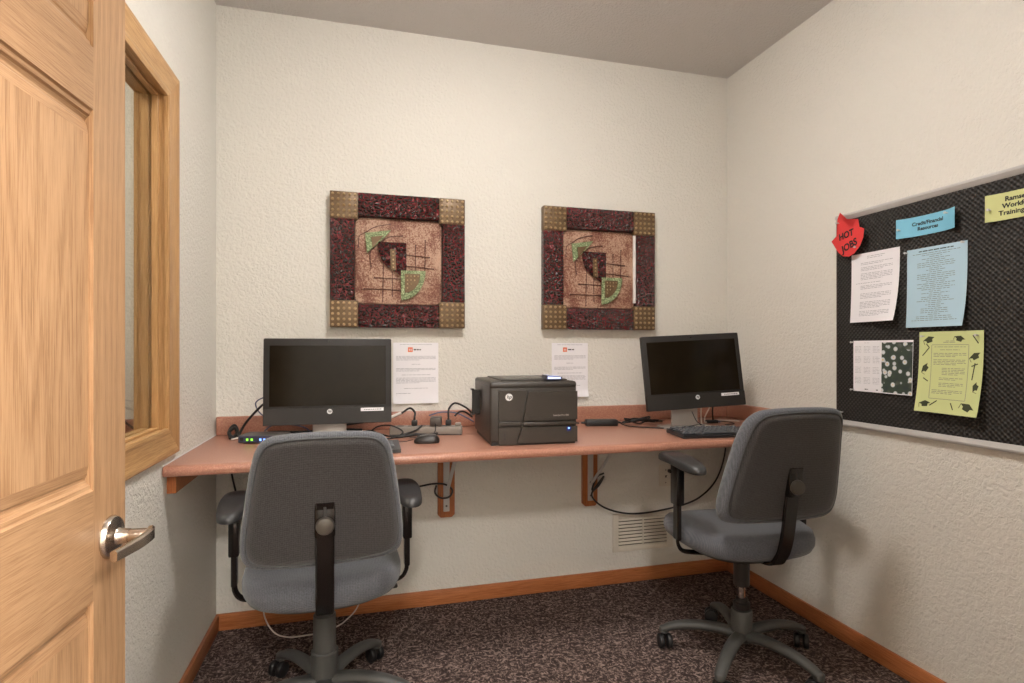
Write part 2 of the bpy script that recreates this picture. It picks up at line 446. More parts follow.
def tag(o, label=None, cat=None, group=None, kind=None):
    for k, v in (('label', label), ('category', cat), ('group', group), ('kind', kind)):
        if v: o[k] = v
    return o
def thing(name, label, cat, loc=(0, 0, 0), rotz=0.0, group=None, kind=None):
    o = bpy.data.objects.new(name, None); COL.objects.link(o); o.empty_display_size = 0.05
    o.location = loc; o.rotation_euler = (0, 0, rotz); return tag(o, label, cat, group, kind)
def struct(name, mb, label=None, cat=None): return tag(mb.build(name, smooth=False), label, cat, None, 'structure')
def dup(o, parent=None, table=None):
    """a copy of a thing with copies of its parts and sub-parts"""
    c = o.copy(); COL.objects.link(c); c.parent = parent
    for ch in list(o.children): dup(ch, c)
    return c
FRONT = lambda u, w, d=0.0: (u, -d, w)          # local drawing plane: u right, w up, facing -y

# ------------------------------------------------------------------ room shell
T = 0.12
TL = 0.08      # the partition with the inside window is thinner
WY0, WY1, WZ0, WZ1 = -1.48, -0.585, 0.8645, 1.833         # clear opening of the inside window
b = MB(); b.box(-1.72, ROOM_W + T, -4.02, 0.12, -0.1, 0, 'carpet'); struct('floor', b, 'dark brown flecked loop carpet', 'floor')
b = MB(); b.box(-1.72, ROOM_W + T, -4.02, 0.12, ROOM_H, ROOM_H + .1, 'ceiling'); struct('ceiling', b, 'textured light grey ceiling', 'ceiling')
b = MB(); b.box(-1.72, ROOM_W + T, 0, T, 0, ROOM_H, 'wall'); struct('wall_back', b, 'cream textured wall behind the worktop', 'wall')
b = MB(); b.box(ROOM_W, ROOM_W + T, FRONT_Y - T, 0, 0, ROOM_H, 'wall'); struct('wall_right', b, 'cream textured wall carrying the black board', 'wall')
b = MB()
b.box(-TL, 0, WY1 + .0205, 0, 0, ROOM_H, 'wall'); b.box(-TL, 0, FRONT_Y - T, WY0 - .0205, 0, ROOM_H, 'wall')
b.box(-TL, 0, WY0 - .0205, WY1 + .0205, 0, WZ0 - .0205, 'wall'); b.box(-TL, 0, WY0 - .0205, WY1 + .0205, WZ1 + .0205, ROOM_H, 'wall')
struct('wall_left', b, 'cream textured wall with the oak framed inside window', 'wall')
b = MB()
b.box(0, 0.045, FRONT_Y - T, FRONT_Y, 0, ROOM_H, 'wall'); b.box(1.06, ROOM_W, FRONT_Y - T, FRONT_Y, 0, ROOM_H, 'wall')
b.box(0.045, 1.06, FRONT_Y - T, FRONT_Y, 1.97, ROOM_H, 'wall'); struct('wall_front', b, 'cream wall around the doorway', 'wall')
b = MB(); b.box(-.9, ROOM_W + T, -3.9 - T, -3.9, 0, ROOM_H, 'wall'); struct('wall_hall_far', b, 'hallway wall opposite the doorway', 'wall')
b = MB(); b.box(-.9, -.78, -3.9, -2.32, 0, ROOM_H, 'wall'); struct('wall_hall_left', b, 'hallway end wall at the left', 'wall')
b = MB(); b.box(ROOM_W, ROOM_W + T, -3.9, FRONT_Y - T, 0, ROOM_H, 'wall'); struct('wall_hall_right', b, 'hallway end wall at the right', 'wall')
b = MB(); b.box(-1.72, -1.6, -2.32, 0, 0, ROOM_H, 'wall'); struct('wall_next_left', b, 'far wall of the room beyond the window', 'wall')
b = MB(); b.box(-1.6, -TL, -2.32, -2.2, 0, ROOM_H, 'wall'); struct('wall_next_front', b, 'front wall of the room beyond the window', 'wall')
BBH, BBT = 0.064, 0.012
def baseboard(name, x0, x1, y0, y1, m, lab):
    b = MB(); b.box(x0, x1, y0, y1, 0, BBH, m, 0.003, 2); tag(b.build(name), lab, 'baseboard', None, 'structure')
baseboard('baseboard_back', 0, ROOM_W, -BBT, 0, 'base_x', 'orange oak baseboard along the back wall')
baseboard('baseboard_left', 0, BBT, FRONT_Y, -BBT, 'base_y', 'orange oak baseboard along the left wall')
baseboard('baseboard_right', ROOM_W - BBT, ROOM_W, FRONT_Y, -BBT, 'base_y', 'orange oak baseboard along the right wall')

# inside window: casing, jamb liner, stops, glass
win = thing('window_1', 'oak framed inside window in the left wall', 'window', (0, (WY0 + WY1) / 2, WZ0), 0, None, 'structure')
def wl(y, z): return (y - (WY0 + WY1) / 2, z - WZ0)
CW = 0.078
def casing_run(p0, p1, inward, m):
    """mitred casing: profile across its width (inner edge to outer edge) on the wall face x=0"""
    prof = [(-.004, 0.0), (-.004, .009), (.004, .012), (.012, .012), (.016, .010), (.058, .016), (.067, .018), (.074, .017), (CW, .012), (CW, 0.0)]
    t = bmesh.new(); rings = []
    for P, corner in ((p0, -1), (p1, 1)):
        ring = []
        for w, d in prof:
            y = P[0] + inward[0] * -w + (p1[0] - p0[0]) / (abs(p1[0] - p0[0]) + abs(p1[1] - p0[1])) * corner * w
            z = P[1] + inward[1] * -w + (p1[1] - p0[1]) / (abs(p1[0] - p0[0]) + abs(p1[1] - p0[1])) * corner * w
            ring.append(t.verts.new((d, *wl(y, z))))
        rings.append(ring)
    n = len(prof)
    for i in range(n): t.faces.new((rings[0][i], rings[0][(i + 1) % n], rings[1][(i + 1) % n], rings[1][i]))
    t.faces.new(rings[0]); t.faces.new(rings[1][::-1]); bmesh.ops.recalc_face_normals(t, faces=t.faces)
    b = MB(); b._merge(t, m); return b.build('casing', win)
casing_run((WY1, WZ0), (WY1, WZ1), (-1, 0), 'trim_v'); casing_run((WY0, WZ0), (WY0, WZ1), (1, 0), 'trim_v')
casing_run((WY0, WZ1), (WY1, WZ1), (0, -1), 'trim_h'); casing_run((WY0, WZ0), (WY1, WZ0), (0, 1), 'trim_h')
def jamb(depth0, depth1, ins, name, th=.02):
    b = MB(); y0, z0 = wl(WY0 + ins, WZ0 + ins); y1, z1 = wl(WY1 - ins, WZ1 - ins)
    b.box(depth0, depth1, y1, y1 + th, z0 - th, z1 + th, 'trim_v', .0015, 1); b.box(depth0, depth1, y0 - th, y0, z0 - th, z1 + th, 'trim_v', .0015, 1)
    b.box(depth0, depth1, y0, y1, z1, z1 + th, 'trim_h', .0015, 1); b.box(depth0, depth1, y0, y1, z0 - th, z0, 'trim_h', .0015, 1)
    return b.build(name, win)
jamb(-TL, 0.0, 0.0, 'window_frame')
jamb(-.033, -.016, 0.008, 'glazing_stop', .008); jamb(-.060, -.040, 0.008, 'glazing_stop', .008)
b = MB(); y0, z0 = wl(WY0 + .002, WZ0 + .002); y1, z1 = wl(WY1 - .002, WZ1 - .002); b.box(-.0385, -.0345, y0, y1, z0, z1, 'glass'); b.build('pane', win, False)

# beyond the window: the neighbour's worktop
b = MB(); b.box(-1.6, -TL - .001, -.60, -.001, .731, .762, 'laminate', .006, 2)
b.box(-1.6, -TL - .001, -.02, -.001, .762, .834, 'laminate', .004, 2)
tag(b.build('worktop'), 'terracotta worktop seen through the left window glass', 'worktop')
b = MB(); b.tube([(-.20, -.06, .766), (-.26, -.05, .80), (-.33, -.04, .845), (-.40, -.05, .80), (-.45, -.1, .766)], .004, 'black'); tag(b.build('cable'), 'black cable on the worktop seen through the window', 'cable')

# ------------------------------------------------------------------ the open door
door = thing('door_1', 'honey oak raised panel door standing open', 'door', (0.0745, -2.184, 0.0), R(-4.05), None, 'structure')
DW, DH, DT = 0.93, 1.92, 0.036
s2y = lambda s: DW - s
zs = [0.012, .21, .694, .870, 1.483, 1.583, 1.80, DH]
pan_z = [(zs[1], zs[2]), (zs[3], zs[4]), (zs[5], zs[6])]
pan_y = [(s2y(.104), s2y(.413)), (s2y(.517), s2y(.826))]
leaf = MB()
def strip(y0, y1, z0, z1, m): leaf.box(-DT, 0, y0, y1, z0, z1, m)
strip(s2y(.104), DW, zs[0], DH, 'oak_v'); strip(0, s2y(.826), zs[0], DH, 'oak_v')
for a, c in ((zs[0], zs[1]), (zs[2], zs[3]), (zs[4], zs[5]), (zs[6], DH)): strip(s2y(.826), s2y(.104), a, c, 'oak_h')
for a, c in pan_z: strip(s2y(.517), s2y(.413), a, c, 'oak_v')
leaf.build('door_leaf', door, False)
prof = [(0, 0), (.003, -.004), (.009, -.005), (.012, -.009), (.017, -.0115), (.021, -.0115), (.024, -.0098), (.041, -.0070)]
for (y0, y1) in pan_y:
    for (z0, z1) in pan_z:
        t = bmesh.new(); rr = []
        for i, d in prof: rr.append([t.verts.new(p) for p in ((d, y0 + i, z0 + i), (d, y1 - i, z0 + i), (d, y1 - i, z1 - i), (d, y0 + i, z1 - i))])
        horiz = []
        for a, c in zip(rr, rr[1:]):
            for i in range(4):
                fa = t.faces.new((a[i], a[(i + 1) % 4], c[(i + 1) % 4], c[i]))
                if i in (0, 2): horiz.append(fa)
        t.faces.new(rr[-1])
        for fa in horiz: fa.material_index = 1
        b = MB(); b.mi('oak_panel'); b.mi('oak_h'); me = bpy.data.meshes.new('t'); t.to_mesh(me); t.free(); b.bm.from_mesh(me); bpy.data.meshes.remove(me)
        b.box(-DT + .004, -.013, y0, y1, z0, z1, 'oak_panel'); b.build('door_panel', door, False)
hy, hz = s2y(.052), .779
hd = MB(); hd.lathe([(.036, 0), (.036, .003), (.033, .008), (.024, .011), (.015, .013), (.013, .016), (.012, .030)], 'nickel', 40, (0, 0, 0), (1, 0, 0))
h = hd.build('door_handle', door, loc=(0, hy, hz)); h['label'] = 'satin nickel lever handle'
b = MB(); b.cyl((.028, 0, 0), (.064, 0, 0), .0115, 'nickel', n=28, bev=.001)
b.build('handle_neck', h)
b = MB()
pth = spline([(.060, .008, .002), (.063, -.004, .001), (.061, -.03, -.001), (.056, -.06, -.002), (.050, -.098, -.002)], 5)
b.sweep(pth, rect(.011, .022, .003), 'nickel', up=(0, 0, 1), scales=[(1.0, 1.05 - .25 * i / len(pth)) for i in range(len(pth))]); b.build('lever', h)
b = MB()
b.box(.03, .045, -.09, -.02, 0, 1.965, 'trim_v', .002, 1)
for z in (.25, .95, 1.68): pass
tag(MB().box(.047, .066, FRONT_Y - T, FRONT_Y, 0, 1.955, 'trim_v', .001, 1).box(1.04, 1.059, FRONT_Y - T, FRONT_Y, 0, 1.955, 'trim_v', .001, 1).box(.047, 1.059, FRONT_Y - T, FRONT_Y, 1.955, 1.969, 'trim_h', .001, 1).build('trim_1'), 'oak jamb lining the doorway', 'door trim', None, 'structure')
b.bm.free()

# ------------------------------------------------------------------ worktop with backsplash
DZ, DD = .762, .618
top = thing('worktop', 'long terracotta laminate worktop fixed along the back wall', 'worktop', (0, 0, DZ))
b = MB(); prof = [(0, -.031), (-DD + .014, -.031), (-DD + .005, -.028), (-DD, -.020), (-DD, -.011), (-DD + .004, -.003), (-DD + .012, 0), (-DD + .028, .0005), (-.019, 0), (-.001, 0)]
b.prism(prof, lambda u, w, d: (d, u, w), .003, ROOM_W - .003, 'laminate'); b.build('countertop', top)
b = MB(); b.box(.003, ROOM_W - .003, -.021, -.001, .0, .072, 'laminate', .005, 3); b.build('backsplash', top)
b = MB(); b.box(ROOM_W - .021, ROOM_W - .001, -DD + .012, -.021, .0, .072, 'laminate', .005, 3); b.build('side_splash', top)
b = MB(); b.box(.001, .0045, -DD, -.02, .000, .004, 'white', .001, 1); b.build('caulk_line', top)
b = MB(); b.box(.001, .025, -.575, -.02, .676, .7305, 'bracket_oak', .001, 1); tag(b.build('support_cleat'), 'small oak cleat under the left end of the worktop', 'bracket')

def bracket(x, zb, label):
    o = thing('shelf_bracket', label, 'bracket', (x, 0, zb), 0, 'oak backed steel brackets under the worktop')
    H = .7308 - zb
    b = MB(); b.prism([(-.036, .012), (-.024, 0), (.024, 0), (.036, .012), (.036, H), (-.036, H)], FRONT, .001, .020, 'bracket_oak'); b.build('backing_board', o, False)
    b = MB(); b.box(-.013, .013, -.026, -.0202, .026, H - .001, 'steel', .001, 1); b.box(-.013, .013, -.36, -.0262, H - .007, H - .001, 'steel', .001, 1); s = b.build('steel_angle', o)
    for z in (.05, .11, .28): b = MB(); b.lathe([(.0045, 0), (.0045, .001), (.002, .003)], 'adapter', 10, (0, -.026, z), (0, -1, 0)); b.build('screw', s)
    b = MB(); b.sweep([(0, -.0265, .10), (0, -.32, H - .008)], rect(.014, .004), 'steel', up=(0, 0, 1)); b.build('brace', o)
bracket(.898, .376, 'oak backed steel bracket under the worktop, nearer the left chair')
bracket(1.561, .376, 'oak backed steel bracket under the worktop, beside the wall vent')

# ------------------------------------------------------------------ vent and outlet on the back wall
v = thing('wall_vent', 'beige louvred air vent low on the back wall', 'vent', (1.837, 0, .145))
b = MB(); W2, VH = .157, .178
b.box(-W2, -W2 + .03, -.008, -.001, 0, VH, 'vent', .002); b.box(W2 - .03, W2, -.008, -.001, 0, VH, 'vent', .002)
b.box(-W2 + .03, W2 - .03, -.008, -.001, 0, .028, 'vent', .002); b.box(-W2 + .03, W2 - .03, -.008, -.001, VH - .022, VH, 'vent', .002)
b.box(-.003, .003, -.0085, -.002, .028, VH - .022, 'vent', .001, 1); b.build('frame', v)
b = MB(); b.box(-W2 + .03, W2 - .03, -.0018, -.001, .028, VH - .022, 'vent_dark'); b.build('duct', v, False)
for i in range(8):
    z = .034 + i * .0158
    b = MB(); b.prism([(-.002, z + .008), (-.002, z + .0095), (-.0075, z + .0015), (-.0075, z - .0005)], lambda u, w, d: (d, u, w), -W2 + .031, W2 - .031, 'vent'); b.build('louvre', v, False)
o = thing('wall_outlet', 'beige phone outlet plate on the back wall above the vent', 'outlet', (1.957, 0, .438))
b = MB(); b.box(-.036, .036, -.006, -.001, 0, .105, 'outlet', .0025, 2); b.build('plate', o)
b = MB(); b.box(-.009, .009, -.009, -.0062, .040, .056, 'outlet', .001, 1); b.box(-.005, .005, -.0095, -.0088, .043, .053, 'black'); b.build('jack', o, False)
for z in (.018, .078): b = MB(); b.lathe([(.003, 0), (.002, .0015)], 'adapter', 10, (0, -.006, z), (0, -1, 0)); b.build('screw', o)

# ------------------------------------------------------------------ ceiling lamps
def ceiling_lamp(loc, m, label, r=.17):
    o = thing('ceiling_light', label, 'lamp', loc)
    b = MB(); b.lathe([(r + .012, 0), (r + .012, -.022), (r - .01, -.03)], 'lamp_base', 40); b.build('fixture_base', o)
    b = MB(); b.lathe([(r, -.0302), (r * .97, -.055), (r * .8, -.085), (r * .5, -.105), (r * .15, -.113)], m, 40); b.build('glass_bowl', o)
ceiling_lamp((1.0, -1.15, ROOM_H - .0005), 'lamp_glass', 'frosted bowl ceiling lamp above the room centre')
ceiling_lamp((-.75, -1.0, ROOM_H - .0005), 'next_fill', 'unseen fill lamp added in the room beyond the window')

ceiling_lamp((1.75, -3.1, ROOM_H - .0005), 'hall_fill', 'unseen fill lamp added at the right end of the hallway')  # added out of view to throw fill through the doorway
ceiling_lamp((.5, -3.3, ROOM_H - .0005), 'hall_fill_dim', 'dimmer unseen fill lamp added in the hallway opposite the doorway')  # second added lamp, soft fill for the lower half of the room

# ------------------------------------------------------------------ pictures
def picture(x, z, label, strip_):
    S = .552
    o = thing('relief_picture', label, 'picture', (x, 0, z), 0, 'square relief pictures on the back wall')
    f = lambda u, w: ((u - .012) * S - S / 2, S / 2 - (w - .020) * S)       # normalised photo coordinates -> local
    D, bw, pw = .038, .095, .110
    hS = S / 2
    for nm, (u0, u1, w0, w1) in {'t': (-hS + pw, hS - pw, hS - bw, hS), 'b': (-hS + pw, hS - pw, -hS, -hS + bw), 'l': (-hS, -hS + bw, -hS + pw, hS - pw), 'r': (hS - bw, hS, -hS + pw, hS - pw)}.items():
        b = MB(); b.box(u0, u1, -D, -.001, w0, w1, 'crackle', .003, 2); b.build('frame_side', o)
    for sx in (-1, 1):
        for sz in (-1, 1):
            x0, x1 = sorted((sx * hS, sx * (hS - pw))); z0, z1 = sorted((sz * hS, sz * (hS - pw)))
            b = MB(); b.box(x0, x1, -D - .001, -.001, z0, z1, 'bronze', .003, 2); c = b.build('corner_plate', o)
            b = MB()
            for i in range(5):
                for j in range(5):
                    b.lathe([(.0062, 0), (.0056, .0035), (.003, .0060)], 'stud', 8, (x0 + pw * (i + .5) / 5, -D - .001, z0 + pw * (j + .5) / 5), (0, -1, 0))
            b.build('studs', c)
    b = MB(); b.box(-hS + bw, hS - bw, -.012, -.001, -hS + bw, hS - bw, 'wood_edge'); b.build('backing', o, False)
    b = MB(); b.pad(rrect(S - 2 * bw - .006, S - 2 * bw - .006, .03), [(0, .0125), (0, .016), (.004, .019)], lambda u, w, d: FRONT(u, w, d), 'canvas'); b.build('canvas', o)
    def shape(name, pts, d0, d1, m, par=o):
        b = MB(); b.prism([f(*p) for p in pts], FRONT, d0, d1, m); return b.build(name, par, False)
    g = shape('green_wedge', [(.262, .315), (.45, .285), (.40, .345), (.275, .465)], .024, .030, 'green_patina')
    shape('bronze_inlay', [(.305, .345), (.395, .33), (.315, .425)], .0302, .033, 'bronze', g)
    fan = [(.36, .375), (.565, .378), (.565, .60), (.52, .625)] + [(.52 - .165 * math.sin(a) , .60 - .19 * (1 - math.cos(a)) ) for a in [R(k) for k in (15, 35, 55, 75, 88)]]
    m_ = shape('maroon_fan', fan, .024, .030, 'crackle')
    r_ = shape('bronze_bar', [(.445, .43), (.482, .43), (.488, .585), (.448, .585)], .0302, .034, 'bronze', m_)
    b = MB()
    for k in range(5): p = f(.466, .45 + k * .029); b.lathe([(.004, 0), (.002, .003)], 'stud', 8, (p[0], -.034, p[1]), (0, -1, 0))
    b.build('studs', r_)
    arc = [(.525 + .185 * math.cos(a), .585 + .225 * math.sin(a)) for a in [R(k) for k in range(0, 91, 10)]]
    g2 = shape('green_quarter', [(.525, .585)] + arc, .026, .032, 'green_patina')
    arc = [(.553 + .115 * math.cos(a), .61 + .145 * math.sin(a)) for a in [R(k) for k in range(0, 91, 15)]]
    q_ = shape('bronze_inlay', [(.553, .61)] + arc, .0322, .035, 'bronze', g2)
    b = MB()
    for (i, j) in ((0, 0), (1, 0), (2, 0), (3, 0), (0, 1), (1, 1), (2, 1), (0, 2), (1, 2), (0, 3)):
        p = f(.572 + i * .027, .628 + j * .03); b.lathe([(.0035, 0), (.002, .003)], 'stud', 8, (p[0], -.035, p[1]), (0, -1, 0))
    b.build('studs', q_)
    for pts in ([(.635, .39), (.635, .6)], [(.708, .35), (.705, .6)], [(.565, .465), (.74, .478)], [(.565, .55), (.77, .565)],
                [(.33, .645), (.52, .65)], [(.255, .73), (.52, .735)], [(.395, .53), (.39, .82)], [(.46, .60), (.462, .78)],
                [(.215, .42), (.22, .34), (.27, .305), (.34, .262), (.445, .238)], [(.305, .56), (.30, .455), (.36, .39), (.44, .335), (.535, .322)]):
        p3 = [(f(*p)[0], -.022, f(*p)[1]) for p in pts]
        b = MB(); b.sweep(spline(p3, 5), circ(.0016, 6), 'wire')
        for e in (p3[0], p3[-1]): b.cyl((e[0], -.0185, e[2]), (e[0], -.0245, e[2]), .003, 'wire', n=8)
        b.build('wire', o)
    if strip_:
        b = MB(); b.box(hS - bw - .012, hS - bw - .001, -.03, -.0195, -hS + bw + .03, hS - bw - .006, 'white', .001, 1); q = b.build('mount_edge', o); q['label'] = 'white strip along the inner right edge'
picture(.6995, 1.4615, 'square maroon relief picture above the left monitor', False)
picture(1.606, 1.4615, 'square maroon relief picture with white inner strip, right of the printer', True)

# ------------------------------------------------------------------ papers
def sheet(name, label, cat, loc, rotz, w, h, m, bend, outline=None, nu=10, nv=12, group=None, rot=0.0):
    o = thing(name, label, cat, loc, rotz, group); o.rotation_euler = Euler((0, 0, rotz))
    t = bmesh.new(); th = .0005
    fr = [[t.verts.new((u * w / nu - w / 2, -bend(u / nu, v_ / nv) - .001 - th, v_ * h / nv - h / 2)) for u in range(nu + 1)] for v_ in range(nv + 1)]
    bk = [[t.verts.new((p.co.x, p.co.y + th, p.co.z)) for p in row] for row in fr]
    for j in range(nv):
        for i in range(nu):
            t.faces.new((fr[j][i], fr[j][i + 1], fr[j + 1][i + 1], fr[j + 1][i])); t.faces.new((bk[j][i], bk[j + 1][i], bk[j + 1][i + 1], bk[j][i + 1]))
    for i in range(nu):
        t.faces.new((fr[0][i], bk[0][i], bk[0][i + 1], fr[0][i + 1])); t.faces.new((fr[nv][i + 1], bk[nv][i + 1], bk[nv][i], fr[nv][i]))
    for j in range(nv):
        t.faces.new((fr[j + 1][0], bk[j + 1][0], bk[j][0], fr[j][0])); t.faces.new((fr[j][nu], bk[j][nu], bk[j + 1][nu], fr[j + 1][nu]))
    b = MB(); b._merge(t, m); b.build('sheet', o)
    def F(u, v_, k=.0004):
        return (u, -bend(u / w + .5, v_ / h + .5) - .001 - th - k, v_)
    return o, F
def lines(o, F, rows, m, th=.0016, name='printed_lines', wob=True):
    """rows: (v, u0, u1) ; each printed as a row of word-long dashes"""
    b = MB()
    for v_, u0, u1 in rows:
        u = u0
        while u < u1:
            L = min(random.uniform(.006, .02), u1 - u)
            if L > .002:
                b.quad([F(u, v_ - th / 2), F(u + L, v_ - th / 2), F(u + L, v_ + th / 2), F(u, v_ + th / 2)], m)
            u += L + .0028
    return b.build(name, o, False)
def para(v0, n, u0, u1, step=.0052, last=.6):
    return [(v0 - i * step, u0, u1 if i < n - 1 else u0 + (u1 - u0) * last) for i in range(n)]

def wall_notice(x, ztop, w, h, label, bend):
    o, F = sheet('wall_notice', label, 'notice', (x, 0, ztop - h / 2), 0, w, h, 'paper', bend, group='white notices taped to the back wall')
    b = MB(); b.quad([F(-.034, h / 2 - .040), F(-.014, h / 2 - .040), F(-.014, h / 2 - .020), F(-.034, h / 2 - .020)], 'ink_orange')
    b.quad([F(-.029, h / 2 - .035, .0007), F(-.026, h / 2 - .035, .0007), F(-.026, h / 2 - .026, .0007), F(-.029, h / 2 - .026, .0007)], 'paper')
    b.quad([F(-.022, h / 2 - .035, .0007), F(-.019, h / 2 - .035, .0007), F(-.019, h / 2 - .026, .0007), F(-.022, h / 2 - .026, .0007)], 'paper')
    b.build('emblem', o, False)
    a = w / 2 - .012
    lines(o, F, [(h / 2 - .030, -.010, .020)], 'ink', .005, 'heading')
    lines(o, F, [(h / 2 - .008, -a * .8, a * .8)] + para(h / 2 - .058, 4, -a, a) + [(h / 2 - .092, -.018, .018)] + para(h / 2 - .110, 3, -a, a) + [(h / 2 - .137, -.06, .06)] + para(h / 2 - .150, 5, -a, a) + [(h / 2 - .194, -.05, .05), (h / 2 - .215, -a, -a + .06), (h / 2 - .221, -a, -a + .045)], 'ink_grey')
wall_notice(.771, 1.124, .190, .258, 'white printed notice taped to the wall beside the left monitor', lambda u, v_: .002 + .010 * max(0, .12 - v_) * 4 * (1 + .4 * math.sin(u * 9)))
wall_notice(1.468, 1.124, .176, .246, 'white printed notice partly hidden behind the printer', lambda u, v_: .002 + .020 * max(0, .14 - v_) * 5 * u)

# ------------------------------------------------------------------ bulletin board on the right wall
BX = ROOM_W
board = thing('bulletin_board', 'black dimpled bulletin board with aluminium rails on the right wall', 'bulletin board', (BX, -.676, .811), R(-90))
BL, BH = 1.22, .787
b = MB(); b.box(0.004, BL - .004, -.014, -.001, .006, BH - .006, 'board'); b.build('board_panel', board, False)
railp = [(-.001, -.002), (-.018, -.001), (-.0215, .003), (-.022, .008), (-.019, .013), (-.0175, .018), (-.0145, .0225), (-.001, .0225)]
b = MB(); b.prism(railp, lambda u, w, d: (d, u, w), 0, BL, 'alu'); b.build('frame_rail', board)
b = MB(); b.prism([(u, BH - w) for u, w in railp], lambda u, w, d: (d, u, w), 0, BL, 'alu'); b.build('frame_rail', board)
b = MB(); b.box(0, .0038, -.016, -.001, .0235, BH - .0235, 'wood_edge', .001, 1); b.build('edge_strip', board)
BS = BX - .014
def on_board(y, z): return (BS, y, z)
RZ = R(-90)
def center(p): return sum(q[0] for q in p) / len(p), sum(q[1] for q in p) / len(p)
def curl(amp, u0=1, p=2, up=0.0): return lambda u, v_: .0015 + amp * ((1 - v_) ** p) * (0.25 + .75 * (u if u0 else 1 - u)) + up * abs(u - .5)
# white sheet
o, F = sheet('pinned_sheet', 'white printed sheet pinned at the left of the black board', 'notice', on_board(-.841, 1.3165), RZ, .190, .247, 'paper', curl(.030, 1, 2.5))
rows = [(.110, -.03, .04), (.104, -.03, .03)]
for v0, n in ((.088, 2), (.072, 3), (.050, 5), (.016, 1), (.006, 3), (-.022, 4), (-.052, 5), (-.085, 4)): rows += para(v0, n, -.075 if n == 1 else -.055, .07, .0052, .7)
lines(o, F, rows, 'ink_grey', .0014)
# light blue flyer
o, F = sheet('pinned_flyer', 'pale blue printed flyer pinned beside the white sheet', 'flyer', on_board(-1.057, 1.294), RZ, .190, .254, 'paper_blue', curl(.022, 1, 3))
rows = []
for i in range(36):
    wd = random.choice([.02, .03, .045, .06, .075]); rows.append((.108 - i * .0061, -wd, wd))
lines(o, F, rows, 'ink_mid', .0015); lines(o, F, [(.116, -.055, .055)], 'ink', .003, 'heading')
# blue card
o, F = sheet('pinned_card', 'sky blue heading card above the flyers on the black board', 'card', on_board(-1.036, 1.4935), RZ, .190, .063, 'card_blue', lambda u, v_: .0015 + .022 * abs(2 * u - 1) ** 3)
b = MB(); b.text('Credit/Financial', .0158, 'ink', lambda u, w: F(u, w), -.004, .003, .0006); b.text('Resources', .0158, 'ink', lambda u, w: F(u, w), -.004, -.014, .0006); b.build('lettering', o, False)
# yellow-green card
o, F = sheet('pinned_card', 'pale yellow green heading card at the right edge of the photo', 'card', on_board(-1.318, 1.496), RZ, .214, .076, 'card_yellow', lambda u, v_: .0015 + .016 * abs(2 * u - 1) ** 3)
b = MB(); b.text('Ramsey', .018, 'ink', lambda u, w: F(u, w), -.064, .014, .0007, 'LEFT'); b.text('Workforce', .018, 'ink', lambda u, w: F(u, w), -.070, -.005, .0007, 'LEFT'); b.text('Trainings/W', .018, 'ink', lambda u, w: F(u, w), -.078, -.024, .0006, 'LEFT'); b.build('lettering', o, False)
# calendar
o, F = sheet('pinned_calendar', 'small calendar with a white daisy photo on its right half', 'calendar', on_board(-.869, 1.036), RZ, .230, .182, 'paper', lambda u, v_: .002 + .006 * (1 - v_) * u, nu=8, nv=6)
rows = [(.083, -.068, -.048)]
for r_ in range(4):
    for c_ in range(3):
        u0 = -.108 + c_ * .037
        for k in range(5): rows.append((.070 - r_ * .037 - k * .005, u0, u0 + .027))
lines(o, F, rows, 'ink_grey', .0009); lines(o, F, [(-.082, -.066, -.052), (-.082, -.020, -.012)], 'ink', .003, 'footer_marks')
b = MB()
for j in range(6):
    for i in range(4):
        u0, u1, w0, w1 = .001 + .113 * i / 4, .001 + .113 * (i + 1) / 4, -.088 + .172 * j / 6, -.088 + .172 * (j + 1) / 6
        b.quad([F(u0, w0), F(u1, w0), F(u1, w1), F(u0, w1)], 'daisies')
b.build('daisy_photo', o, False)
# green graduation flyer
o, F = sheet('pinned_flyer', 'pale green flyer bordered with graduation caps', 'flyer', on_board(-1.102, 1.026), RZ, .196, .252, 'paper_green', lambda u, v_: .0015 + .034 * (1 - v_) ** 2.4 * (.55 + .45 * abs(u - .3)) + .004 * u)
b = MB()
iu0, iu1, iw0, iw1 = -.056, .056, -.082, .084
for (u0, u1, w0, w1) in ((iu0, iu1, iw1, iw1 + .0012), (iu0, iu1, iw0 - .0012, iw0), (iu0 - .0012, iu0, iw0, iw1), (iu1, iu1 + .0012, iw0, iw1)):
    n = 8
    for k in range(n):
        if u1 - u0 > w1 - w0: a0, a1 = u0 + (u1 - u0) * k / n, u0 + (u1 - u0) * (k + 1) / n; b.quad([F(a0, w0), F(a1, w0), F(a1, w1), F(a0, w1)], 'ink_mid')
        else: a0, a1 = w0 + (w1 - w0) * k / n, w0 + (w1 - w0) * (k + 1) / n; b.quad([F(u0, a0), F(u1, a0), F(u1, a1), F(u0, a1)], 'ink_mid')
b.build('printed_border', o, False)
rows = [(.092, -.02, .02), (.096, -.012, .015)]
rows += [(.078, -.048, .048), (.069, -.03, .03)]
for v0, n, l, r_ in ((.058, 3, -.05, .05), (.038, 4, -.05, .05), (.012, 5, -.022, .048), (-.018, 2, -.03, .045), (-.034, 3, -.03, .045), (-.056, 3, -.05, .045)): rows += para(v0, n, l, r_, .0048, .7)
lines(o, F, rows, 'ink_mid', .0014)
def cap(u, v_, a, s):
    b = MB()
    c, sn = math.cos(a), math.sin(a)
    P = lambda x, y: F(u + s * (x * c - y * sn), v_ + s * (x * sn + y * c), .0006)
    b.quad([P(-1, 0), P(-.1, -.42), P(1, 0), P(.1, .42)], 'ink_cap'); b.quad([P(-.5, -.2), P(-.45, -.6), P(.45, -.6), P(.55, -.12)], 'ink_cap')
    b.quad([P(-.98, 0), P(-.9, 0), P(-.9, -.7), P(-.98, -.7)], 'ink_cap'); b.build('printed_cap', o, False)
